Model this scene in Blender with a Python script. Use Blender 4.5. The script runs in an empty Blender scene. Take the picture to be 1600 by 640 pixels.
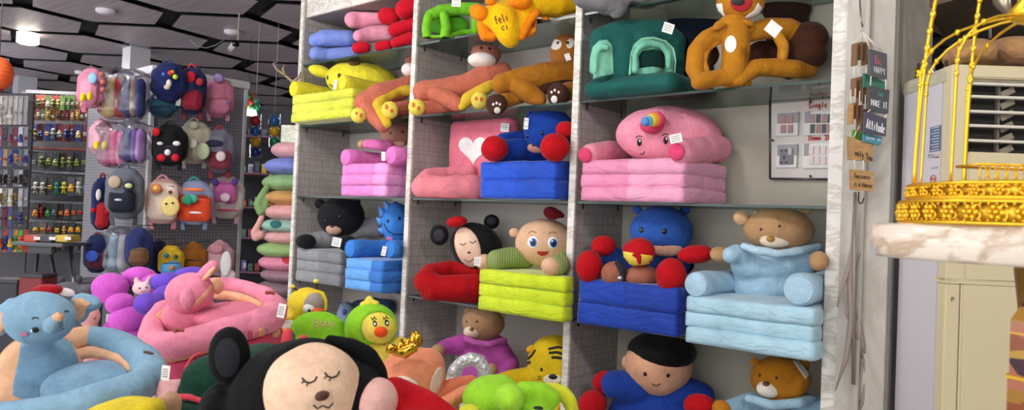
import bpy, bmesh, math, random
from mathutils import Vector, Matrix, noise
from mathutils.bvhtree import BVHTree
from mathutils.geometry import delaunay_2d_cdt
random.seed(7)
S = bpy.context.scene
COL = S.collection
PI = math.pi

# ---------------------------------------------------------------- camera
CZ = 1.5
YAW, PITCH, ROLL, F = math.radians(40.82), math.radians(1.03), math.radians(2.35), 1155.0
CAM = Vector((0, 0, CZ))
fwd = Vector((-math.sin(YAW)*math.cos(PITCH), math.cos(YAW)*math.cos(PITCH), math.sin(PITCH)))
_r = Vector((math.cos(YAW), math.sin(YAW), 0)); _u = _r.cross(fwd)
RT = _r*math.cos(ROLL) + _u*math.sin(ROLL)
UP = -_r*math.sin(ROLL) + _u*math.cos(ROLL)
cam = bpy.data.cameras.new('camera'); cam.sensor_width = 36; cam.lens = F/1600*36; cam.clip_start = 0.05
co = bpy.data.objects.new('camera', cam); COL.objects.link(co)
M3 = Matrix((RT, UP, -fwd)).transposed()
co.matrix_world = Matrix.Translation(CAM) @ M3.to_4x4()
S.camera = co
cam.dof.use_dof = True; cam.dof.focus_distance = 3.1; cam.dof.aperture_fstop = 6.5

# ---------------------------------------------------------------- world, lights, exposure
S.view_settings.view_transform = 'Standard'; S.view_settings.look = 'None'
S.view_settings.gamma = 1; S.view_settings.use_curve_mapping = False
S.view_settings.exposure = 0.0
w = bpy.data.worlds.new('world'); S.world = w; w.use_nodes = True
w.node_tree.nodes['Background'].inputs[0].default_value = (0.97, 0.97, 1.0, 1)
w.node_tree.nodes['Background'].inputs[1].default_value = 2.9
CEIL = 3.15
def area(name, loc, target, size, power, color=(1,1,1), sy=None):
    l = bpy.data.lights.new(name, 'AREA'); l.energy = power; l.color = color; l.size = size
    if sy: l.shape = 'RECTANGLE'; l.size_y = sy
    o = bpy.data.objects.new(name, l); COL.objects.link(o); o.location = loc
    o.rotation_euler = (Vector(target)-Vector(loc)).to_track_quat('-Z','Y').to_euler()
    return o
area('shop_and_fill_light', (-1.6, 0.6, CEIL-.12), (-2.4, 2.6, 1.0), 0.5, 27, (1,.97,.93))
area('shop_and_fill_light', (-3.4, 0.9, CEIL-.12), (-3.6, 2.6, 1.0), 0.5, 26, (1,.97,.93))
area('shop_and_fill_light', (1.1, 0.9, CEIL-.12), (-.4, 2.7, 1.2), 0.5, 42, (1,.97,.93))
area('shop_and_fill_light', (-0.9, -1.6, CEIL-.12), (-2.2, 2.2, 1.0), 1.6, 34, (1,.97,.93))
area('shop_and_fill_light', (-5.2, 0.6, CEIL-.12), (-6.2, 2.6, 1.2), 0.6, 45, (.92,.95,1))
area('shop_and_fill_light', (-9.6, 1.6, CEIL-.12), (-8.4, 4.2, 1.0), 1.0, 60, (.92,.95,1))

area('shop_and_fill_light', (-6.6, 5.2, CEIL-.12), (-6.8, 5.6, 1.0), 1.0, 60, (.92,.95,1))  # unseen lamp added to brighten the ball tubes and far shelves
area('shop_and_fill_light', (1.2, 3.6, CEIL-.12), (.8, 3.9, 1.0), .5, 9, (1,.95,.88))

# ---------------------------------------------------------------- pixel -> place helpers
def ray(px, py):
    return (fwd + RT*((px-800)/F) + UP*((320-py)/F))
def W(px, py, Z): return CAM + ray(px, py)*Z
def WY(px, py, y):
    d = ray(px, py); return CAM + d*(y/d.y)
def WX(px, py, x):
    d = ray(px, py); return CAM + d*(x/d.x)
def WZ(px, py, z):
    d = ray(px, py); return CAM + d*((z-CZ)/d.z)
def ZY(px, py, y): return y/ray(px, py).y
FX = Vector((math.cos(YAW), math.sin(YAW), 0)); FY = Vector((-math.sin(YAW), math.cos(YAW), 0)); FZ = Vector((0,0,1))
CAMROT = Matrix((FX, FY, FZ)).transposed()     # columns: across, away, up

# ---------------------------------------------------------------- materials
def lin(h):
    if isinstance(h, str):
        h = h.lstrip('#'); c = [int(h[i:i+2],16)/255 for i in (0,2,4)]
    else: c = list(h)
    return tuple(((x/12.92) if x <= .04045 else ((x+.055)/1.055)**2.4) for x in c) + (1,)
MC = {}
def base(name):
    m = bpy.data.materials.new(name); m.use_nodes = True
    nt = m.node_tree; return m, nt, nt.nodes['Principled BSDF']
def N(nt, t, **k):
    n = nt.nodes.new(t)
    for a, b in k.items():
        if a in n.inputs: n.inputs[a].default_value = b
        else: setattr(n, a, b)
    return n
def plain(h, rough=.6, metal=0, spec=.5, emit=0, alpha=None, coat=0):
    k = ('plain', h, rough, metal, spec, emit, alpha, coat)
    if k in MC: return MC[k]
    m, nt, b = base('plain'); b.inputs['Base Color'].default_value = lin(h)
    b.inputs['Roughness'].default_value = rough; b.inputs['Metallic'].default_value = metal
    b.inputs['Specular IOR Level'].default_value = spec; b.inputs['Coat Weight'].default_value = coat
    if emit: b.inputs['Emission Color'].default_value = lin(h); b.inputs['Emission Strength'].default_value = emit
    if alpha is not None: b.inputs['Alpha'].default_value = alpha
    MC[k] = m; return m
def plush(h, wr=.35, sc=9, var=.10, sheen=.22):
    """short pile fabric: soft colour mottling, broad creases and a fine nap"""
    k = ('plush', h, wr, sc, var, sheen)
    if k in MC: return MC[k]
    m, nt, b = base('plush'); L = nt.links.new
    c = lin(h)
    tc = N(nt, 'ShaderNodeNewGeometry')
    n1 = N(nt, 'ShaderNodeTexNoise', Scale=sc*1.6, Detail=4.0, Roughness=.6); L(tc.outputs['Position'], n1.inputs['Vector'])
    mr = N(nt, 'ShaderNodeMapRange'); L(n1.outputs[0], mr.inputs[0])
    mr.inputs[1].default_value = .3; mr.inputs[2].default_value = .7; mr.inputs[3].default_value = 1-var; mr.inputs[4].default_value = 1+var
    n5 = N(nt, 'ShaderNodeTexNoise', Scale=75.0, Detail=4.0, Roughness=.7); L(tc.outputs['Position'], n5.inputs['Vector'])
    m5 = N(nt, 'ShaderNodeMapRange'); L(n5.outputs[0], m5.inputs[0]); m5.inputs[1].default_value = .3; m5.inputs[2].default_value = .7; m5.inputs[3].default_value = .9; m5.inputs[4].default_value = 1.08
    mm = N(nt, 'ShaderNodeMath', operation='MULTIPLY'); L(mr.outputs[0], mm.inputs[0]); L(m5.outputs[0], mm.inputs[1])
    hs = N(nt, 'ShaderNodeHueSaturation'); hs.inputs['Color'].default_value = c; L(mm.outputs[0], hs.inputs['Value'])
    L(hs.outputs[0], b.inputs['Base Color'])
    b.inputs['Roughness'].default_value = .85; b.inputs['Specular IOR Level'].default_value = .15
    b.inputs['Sheen Weight'].default_value = sheen; b.inputs['Sheen Roughness'].default_value = .4
    b.inputs['Sheen Tint'].default_value = tuple(min(1, x*.6+.4) for x in c[:3]) + (1,)
    n2 = N(nt, 'ShaderNodeTexNoise', Scale=sc, Detail=3.0, Distortion=.6); L(tc.outputs['Position'], n2.inputs['Vector'])
    n3 = N(nt, 'ShaderNodeTexNoise', Scale=420.0, Detail=1.0); L(tc.outputs['Position'], n3.inputs['Vector'])
    b1 = N(nt, 'ShaderNodeBump', Strength=min(1,wr*1.5), Distance=.03); L(n2.outputs[0], b1.inputs['Height'])
    b2 = N(nt, 'ShaderNodeBump', Strength=.5, Distance=.003); L(n3.outputs[0], b2.inputs['Height']); L(b1.outputs[0], b2.inputs['Normal'])
    L(b2.outputs[0], b.inputs['Normal'])
    MC[k] = m; return m
def velvet(h1, h2=None, xs=None, wr=.4):
    """crushed velvet with diagonal creases; h2 is the second panel's cloth, sewn on right of x=xs (object space)"""
    k = ('velvet', h1, h2, xs, wr)
    if k in MC: return MC[k]
    m, nt, b = base('velvet'); L = nt.links.new
    geo = N(nt, 'ShaderNodeTexCoord')
    mp = N(nt, 'ShaderNodeMapping'); mp.inputs['Rotation'].default_value = (0, .75, 0); mp.inputs['Scale'].default_value = (5, 8, 13)
    L(geo.outputs['Object'], mp.inputs['Vector'])
    n1 = N(nt, 'ShaderNodeTexNoise', Scale=1.0, Detail=3.0, Roughness=.55, Distortion=.8); L(mp.outputs[0], n1.inputs['Vector'])
    n2 = N(nt, 'ShaderNodeTexNoise', Scale=14.0, Detail=3.0); L(geo.outputs['Object'], n2.inputs['Vector'])
    mr = N(nt, 'ShaderNodeMapRange'); L(n2.outputs[0], mr.inputs[0])
    mr.inputs[1].default_value = .3; mr.inputs[2].default_value = .7; mr.inputs[3].default_value = .9; mr.inputs[4].default_value = 1.1
    hs = N(nt, 'ShaderNodeHueSaturation'); hs.inputs['Color'].default_value = lin(h1)
    if h2:
        sx = N(nt, 'ShaderNodeSeparateXYZ'); L(geo.outputs['Object'], sx.inputs[0])
        gt = N(nt, 'ShaderNodeMath', operation='GREATER_THAN'); L(sx.outputs[0], gt.inputs[0]); gt.inputs[1].default_value = xs
        mx = N(nt, 'ShaderNodeMix', data_type='RGBA'); L(gt.outputs[0], mx.inputs[0])
        mx.inputs[6].default_value = lin(h1); mx.inputs[7].default_value = lin(h2)
        L(mx.outputs[2], hs.inputs['Color'])
    L(mr.outputs[0], hs.inputs['Value']); L(hs.outputs[0], b.inputs['Base Color'])
    b.inputs['Roughness'].default_value = .6; b.inputs['Specular IOR Level'].default_value = .25
    b.inputs['Sheen Weight'].default_value = .5; b.inputs['Sheen Roughness'].default_value = .35
    s0 = N(nt, 'ShaderNodeMath', operation='SUBTRACT'); L(n1.outputs[0], s0.inputs[0]); s0.inputs[1].default_value = .5
    s1 = N(nt, 'ShaderNodeMath', operation='ABSOLUTE'); L(s0.outputs[0], s1.inputs[0])
    s2 = N(nt, 'ShaderNodeMath', operation='POWER'); L(s1.outputs[0], s2.inputs[0]); s2.inputs[1].default_value = .45
    b1 = N(nt, 'ShaderNodeBump', Strength=wr, Distance=.022); L(s2.outputs[0], b1.inputs['Height']); L(b1.outputs[0], b.inputs['Normal'])
    MC[k] = m; return m
def marble(c1, c2, scale=3, rot=.6, width=.12, rough=.35, stretch=(1,1,4)):
    k = ('marble', c1, c2, scale, rot, width, rough, stretch)
    if k in MC: return MC[k]
    m, nt, b = base('marble'); L = nt.links.new
    g = N(nt, 'ShaderNodeNewGeometry'); mp = N(nt, 'ShaderNodeMapping'); mp.inputs['Rotation'].default_value = (0, rot, .3)
    mp.inputs['Scale'].default_value = stretch
    L(g.outputs['Position'], mp.inputs['Vector'])
    n = N(nt, 'ShaderNodeTexNoise', Scale=scale, Detail=5.0, Roughness=.6, Distortion=1.2); L(mp.outputs[0], n.inputs['Vector'])
    r = N(nt, 'ShaderNodeValToRGB'); L(n.outputs[0], r.inputs[0])
    e = r.color_ramp.elements; e[0].position = .5-width; e[0].color = lin(c1); e[1].position = .5+width; e[1].color = lin(c1)
    x = e.new(.5); x.color = lin(c2)
    L(r.outputs[0], b.inputs['Base Color']); b.inputs['Roughness'].default_value = rough
    MC[k] = m; return m
def sheet_clear(tint='#dfe8e4', a=.12, rough=.05):
    """thin clear plastic or glass sheet"""
    k = ('clear', tint, a, rough)
    if k in MC: return MC[k]
    m = bpy.data.materials.new('clear_sheet'); m.use_nodes = True; nt = m.node_tree; nt.nodes.clear(); L = nt.links.new
    o = N(nt, 'ShaderNodeOutputMaterial'); t = N(nt, 'ShaderNodeBsdfTransparent'); t.inputs[0].default_value = lin(tint)
    g = N(nt, 'ShaderNodeBsdfGlossy'); g.inputs['Roughness'].default_value = rough
    lw = N(nt, 'ShaderNodeLayerWeight'); lw.inputs[0].default_value = .25
    ma = N(nt, 'ShaderNodeMath', operation='MULTIPLY_ADD'); L(lw.outputs['Fresnel'], ma.inputs[0]); ma.inputs[1].default_value = .6; ma.inputs[2].default_value = a
    mx = N(nt, 'ShaderNodeMixShader'); L(ma.outputs[0], mx.inputs[0]); L(t.outputs[0], mx.inputs[1]); L(g.outputs[0], mx.inputs[2])
    L(mx.outputs[0], o.inputs[0]); MC[k] = m; return m

# ---------------------------------------------------------------- object helpers
def thing(name, label, cat, loc, group=None, rotz=0):
    o = bpy.data.objects.new(name, None); COL.objects.link(o); o.empty_display_size = .05
    o.location = loc; o.rotation_euler = (0,0,rotz); o['label'] = label; o['category'] = cat
    if group: o['group'] = group
    return o
def link(name, bm, mat, parent=None, smooth=True, label=None, recalc=True):
    """bm is in world coordinates; shifted into the parent thing's frame"""
    if recalc: bmesh.ops.recalc_face_normals(bm, faces=bm.faces)
    me = bpy.data.meshes.new(name); bm.to_mesh(me); bm.free()
    o = bpy.data.objects.new(name, me); COL.objects.link(o)
    for mm in (mat if isinstance(mat, (list, tuple)) else [mat]): me.materials.append(mm)
    if smooth:
        for p in me.polygons: p.use_smooth = True
    if parent:
        root = parent; chain = Matrix.Identity(4)
        while root:
            chain = Matrix.Translation(root.location) @ root.rotation_euler.to_matrix().to_4x4() @ chain
            root = root.parent
        me.transform(chain.inverted()); o.parent = parent
    if label: o['label'] = label
    return o
def solo(o, label, cat, group=None, origin=None):
    """a thing that is one mesh"""
    o['label'] = label; o['category'] = cat
    if group: o['group'] = group
    me = o.data; n = len(me.vertices)
    if origin is None:
        xs = [v.co for v in me.vertices]
        origin = Vector((sum(v.x for v in xs)/n, sum(v.y for v in xs)/n, min(v.z for v in xs)))
    me.transform(Matrix.Translation(-Vector(origin))); o.location = Vector(origin)+o.location
    return o
def structure(name, bm, mat, smooth=False):
    o = link(name, bm, mat, None, smooth); o['kind'] = 'structure'; return o
def box(bm, p0, p1, bev=0, mi=0):
    x0,y0,z0 = p0; x1,y1,z1 = p1
    r = bmesh.ops.create_cube(bm, size=1)
    vs = r['verts']
    for v in vs: v.co = Vector(((x0+x1)/2+v.co.x*(x1-x0), (y0+y1)/2+v.co.y*(y1-y0), (z0+z1)/2+v.co.z*(z1-z0)))
    fs = set(f for v in vs for f in v.link_faces)
    for f in fs: f.material_index = mi
    if bev:
        es = list(set(e for v in vs for e in v.link_edges))
        g = bmesh.ops.bevel(bm, geom=es, offset=bev, segments=2, affect='EDGES')
        vs = list(set(g['verts']) | set(v for v in vs if v.is_valid))
        for f in g['faces']: f.material_index = mi
    return vs
def obox(bm, c, s, R=None, bev=0, mi=0):
    """oriented box: centre c, full size s, rotation matrix R"""
    vs = box(bm, (-s[0]/2,-s[1]/2,-s[2]/2), (s[0]/2,s[1]/2,s[2]/2), bev, mi)
    for v in vs:
        if v.is_valid: v.co = (R @ v.co if R else v.co) + Vector(c)
    return vs
def tube(bm, pts, rad, seg=8, cap=True, closed=False, mi=0):
    pts = [Vector(p) for p in pts]; n = len(pts)
    rr = rad if isinstance(rad, (list, tuple)) else [rad]*n
    rings = []; prev = None
    for i, p in enumerate(pts):
        a = pts[(i-1) % n] if (closed or i > 0) else p; b = pts[(i+1) % n] if (closed or i < n-1) else p
        t = (b-a)
        t = t.normalized() if t.length > 1e-9 else Vector((0,0,1))
        if prev is None:
            prev = t.orthogonal().normalized()
        x = prev - t*prev.dot(t)
        x = x.normalized() if x.length > 1e-6 else t.orthogonal().normalized()
        prev = x; y = t.cross(x)
        rings.append([bm.verts.new(p + (x*math.cos(2*PI*k/seg)+y*math.sin(2*PI*k/seg))*rr[i]) for k in range(seg)])
    m = n if closed else n-1
    for i in range(m):
        A, B = rings[i], rings[(i+1) % n]
        for k in range(seg):
            f = bm.faces.new((A[k], A[(k+1)%seg], B[(k+1)%seg], B[k])); f.material_index = mi
    if cap and not closed:
        bm.faces.new(rings[0][::-1]).material_index = mi; bm.faces.new(rings[-1]).material_index = mi
def ball(bm, c, r, R=None, seg=16, mi=0):
    r = r if isinstance(r, (tuple, list)) else (r, r, r)
    g = bmesh.ops.create_uvsphere(bm, u_segments=seg, v_segments=max(6, seg*2//3), radius=1)
    for v in g['verts']:
        p = Vector((v.co.x*r[0], v.co.y*r[1], v.co.z*r[2])); v.co = (R @ p if R else p) + Vector(c)
    if mi:
        for f in set(f for v in g['verts'] for f in v.link_faces): f.material_index = mi
def lathe(bm, c, prof, seg=24, mi=0, axis=None):
    """prof: list of (radius, height)"""
    R = Vector((0,0,1)).rotation_difference(Vector(axis)).to_matrix() if axis else None
    rings = []
    for r, h in prof:
        ring = []
        for k in range(seg):
            p = Vector((r*math.cos(2*PI*k/seg), r*math.sin(2*PI*k/seg), h))
            ring.append(bm.verts.new((R @ p if R else p)+Vector(c)))
        rings.append(ring)
    for A, B in zip(rings, rings[1:]):
        for k in range(seg): bm.faces.new((A[k], A[(k+1)%seg], B[(k+1)%seg], B[k])).material_index = mi
    bm.faces.new(rings[0][::-1]).material_index = mi; bm.faces.new(rings[-1]).material_index = mi
def slabmesh(x0, x1, y0, y1, z0, z1, r=.03, puff=.006, seed=0, step=.018):
    """soft cushion block: rounded box on a fine grid, gently puffed and creased"""
    bm = bmesh.new()
    nx, ny, nz = [max(3, int(round((b-a)/step))) for a, b in ((x0,x1),(y0,y1),(z0,z1))]
    C = Vector(((x0+x1)/2, (y0+y1)/2, (z0+z1)/2)); H = Vector(((x1-x0)/2, (y1-y0)/2, (z1-z0)/2))
    vd = {}
    def vert(i, j, k):
        key = (i, j, k)
        if key not in vd:
            p = Vector(((2*i/nx-1)*H.x, (2*j/ny-1)*H.y, (2*k/nz-1)*H.z))
            q = Vector([max(-(h-r), min(h-r, a)) for a, h in zip(p, H)])
            d = p-q
            n = d.normalized() if d.length > 1e-9 else Vector((0,0,0))
            out = q + n*r if d.length > 1e-9 else p
            fx, fy, fz = 1-(p.x/H.x)**2, 1-(p.y/H.y)**2, 1-(p.z/H.z)**2
            out += Vector((n.x*puff*(fy*fz)**.5 if fy*fz > 0 else 0, n.y*puff*1.5*((fx*fz)**.5 if fx*fz > 0 else 0), n.z*puff*((fx*fy)**.5 if fx*fy > 0 else 0)))
            w_ = noise.noise(Vector((out.x*6+seed*3.1+out.z*9, out.z*9+out.x*5, out.y*7+seed)))
            out += n*w_*.005
            vd[key] = bm.verts.new(out + C)
        return vd[key]
    def quad(a, b, c, d): bm.faces.new((a, b, c, d))
    for i in range(nx):
        for j in range(ny):
            for k in (0, nz): quad(vert(i,j,k), vert(i+1,j,k), vert(i+1,j+1,k), vert(i,j+1,k))
    for i in range(nx):
        for k in range(nz):
            for j in (0, ny): quad(vert(i,j,k), vert(i+1,j,k), vert(i+1,j,k+1), vert(i,j,k+1))
    for j in range(ny):
        for k in range(nz):
            for i in (0, nx): quad(vert(i,j,k), vert(i,j+1,k), vert(i,j+1,k+1), vert(i,j,k+1))
    return bm

DG = bpy.context.evaluated_depsgraph_get
class Blob:
    """collects soft volumes given where they stand (pixel of the photo + distance), melts them into one stuffed skin"""
    def __init__(s, Z): s.bm = bmesh.new(); s.Z = Z
    def e(s, px, py, rx, rz, dy=0, ry=None, tilt=0, seg=24, yawd=0):
        Z = s.Z+dy; k = Z/F
        ry = (rx+rz)/2*k if ry is None else ry
        R = CAMROT @ Matrix.Rotation(math.radians(yawd),3,'Z') @ Matrix.Rotation(math.radians(tilt), 3, 'Y')
        ball(s.bm, W(px, py, Z), (rx*k, ry, rz*k), R, seg); return s
    def c(s, pts, seg=16):
        """capsule chain: (px, py, r_px[, dy])"""
        P = []
        for p in pts:
            Z = s.Z+(p[3] if len(p) > 3 else 0); P.append((W(p[0], p[1], Z), p[2]*Z/F))
        out = []
        for (a, ra), (b, rb) in zip(P, P[1:]):
            n = max(1, int((b-a).length/(min(ra, rb)*.35)))
            for i in range(n): out.append((a.lerp(b, i/n), ra+(rb-ra)*i/n))
        out.append(P[-1])
        pts2 = [o[0] for o in out]
        tube(s.bm, pts2, [o[1] for o in out], seg)
        ball(s.bm, P[0][0], P[0][1], None, seg); ball(s.bm, P[-1][0], P[-1][1], None, seg)
        for q, r in P[1:-1]: ball(s.bm, q, r, None, seg)
        return s
    def w(s, c, r, R=None): ball(s.bm, c, r, R, 20); return s
    def done(s, name, mat, parent, vox=.009, sm=6, label=None, squash=None):
        me = bpy.data.meshes.new('t'); s.bm.to_mesh(me); s.bm.free()
        o = bpy.data.objects.new('t', me); COL.objects.link(o)
        m = o.modifiers.new('r', 'REMESH'); m.mode = 'VOXEL'; m.voxel_size = vox; m.use_smooth_shade = True
        if sm: q = o.modifiers.new('s', 'SMOOTH'); q.iterations = sm; q.factor = .5
        bpy.context.view_layer.update()
        me2 = bpy.data.meshes.new_from_object(o.evaluated_get(DG()))
        bpy.data.objects.remove(o); bpy.data.meshes.remove(me)
        bm = bmesh.new(); bm.from_mesh(me2); bpy.data.meshes.remove(me2)
        for v in bm.verts:                                   # slack in the stuffing
            v.co += v.normal*noise.noise(v.co*14)*.004
        if squash is not None:
            for v in bm.verts:
                if v.co.z < squash: v.co.z = squash
        return link(name, bm, mat, parent, True, label, recalc=False)
def surf(o):
    M = Matrix.Identity(4); q = o
    while q:
        M = Matrix.Translation(q.location) @ q.rotation_euler.to_matrix().to_4x4() @ M
        q = q.parent
    return BVHTree.FromPolygons([M @ v.co for v in o.data.vertices], [p.vertices[:] for p in o.data.polygons])
def hit(T, px, py):
    d = ray(px, py).normalized(); r = T.ray_cast(CAM, d)
    if r[0] is None:
        return None
    return r[0], (r[1] if r[1].dot(d) < 0 else -r[1])
def patch(name, on, poly, mat, parent=None, T=None, off=.0025, step=None, label=None, thick=.004):
    """sewn-on cloth or embroidery following the surface of `on`"""
    T = T or surf(on)
    xs = [p[0] for p in poly]; ys = [p[1] for p in poly]
    step = step or max(1.2, min(6, max(max(xs)-min(xs), max(ys)-min(ys))/14))
    B = []
    for a, b in zip(poly, poly[1:]+poly[:1]):
        n = max(1, int(math.hypot(b[0]-a[0], b[1]-a[1])/step))
        for i in range(n): B.append(Vector((a[0]+(b[0]-a[0])*i/n, a[1]+(b[1]-a[1])*i/n)))
    nb = len(B); V = list(B)
    def inside(x, y):
        c = False; j = nb-1
        for i in range(nb):
            if (B[i].y > y) != (B[j].y > y) and x < (B[j].x-B[i].x)*(y-B[i].y)/(B[j].y-B[i].y)+B[i].x: c = not c
            j = i
        return c
    y = min(ys)+step*.5
    while y < max(ys):
        x = min(xs)+step*.5
        while x < max(xs):
            if inside(x, y) and min((b-Vector((x,y))).length for b in B) > step*.5: V.append(Vector((x, y)))
            x += step
        y += step
    r = delaunay_2d_cdt(V, [], [list(range(nb))], 1, 1e-4)
    bm = bmesh.new(); bv = []; last = None
    for v in r[0]:
        h = hit(T, v.x, v.y)
        bv.append(bm.verts.new(h[0]+h[1]*off) if h else None)
    for f in r[2]:
        q = [bv[i] for i in f]
        if None in q: continue
        P = [v.co for v in q]
        if max((P[i]-P[(i+1)%3]).length for i in range(3)) > .35: continue
        try: bm.faces.new(q)
        except ValueError: pass
    bmesh.ops.delete(bm, geom=[v for v in bm.verts if not v.link_faces], context='VERTS')
    for f in bm.faces:
        f.normal_update()
        if f.normal.dot(f.calc_center_median()-CAM) > 0: f.normal_flip()
    # turn the edge down into the cloth below so that the patch is solid
    be = [e for e in bm.edges if e.is_boundary]
    if be:
        ex = bmesh.ops.extrude_edge_only(bm, edges=be)
        for v in [g for g in ex['geom'] if isinstance(g, bmesh.types.BMVert)]:
            d = (v.co-CAM).normalized(); v.co += d*(off+thick)
    return link(name, bm, mat, parent or on, True, label, recalc=False)
def oval(cx, cy, rx, ry, tilt=0, n=22, a0=0, a1=360):
    t = math.radians(tilt); out = []
    full = abs(a1-a0) >= 360
    for i in range(n if full else n+1):
        a = math.radians(a0+(a1-a0)*i/n)
        x, y = rx*math.cos(a), ry*math.sin(a)
        out.append((cx+x*math.cos(t)-y*math.sin(t), cy+x*math.sin(t)+y*math.cos(t)))
    return out
def stitch(name, on, lines, rpx, mat, parent=None, T=None, label=None, step=2.0, Z=3.0, closed=False):
    """embroidered thread lines lying on the surface"""
    T = T or surf(on); bm = bmesh.new(); ok = False
    for ln in lines:
        P = []
        if closed: ln = list(ln)+[ln[0]]
        for a, b in zip(ln, ln[1:]):
            n = max(1, int(math.hypot(b[0]-a[0], b[1]-a[1])/step))
            for i in range(n): P.append((a[0]+(b[0]-a[0])*i/n, a[1]+(b[1]-a[1])*i/n))
        P.append(ln[-1]); Q = []
        for x, y in P:
            h = hit(T, x, y)
            if h: Q.append((h[0]+h[1]*.001, (h[0]-CAM).dot(fwd)))
        if len(Q) > 1:
            tube(bm, [q[0] for q in Q], [rpx*q[1]/F for q in Q], 6); ok = True
    if not ok: bm.free(); return None
    return link(name, bm, mat, parent or on, True, label)
def dome(name, on, px, py, rx, ry, mat, T=None, parent=None, h=.5, tilt=0, label=None):
    """a plump bump (nose, bead eye) seated on the surface"""
    T = T or surf(on); q = hit(T, px, py)
    if not q: return None
    p, n = q; k = (p-CAM).dot(fwd)/F
    z = n; x = (FX - z*FX.dot(z)).normalized(); y = z.cross(x)
    R = Matrix((x, y, z)).transposed() @ Matrix.Rotation(math.radians(tilt), 3, 'Z')
    bm = bmesh.new(); ball(bm, p, (rx*k, ry*k, min(rx,ry)*k*h), R, 16)
    return link(name, bm, mat, parent or on, True, label)

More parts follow.
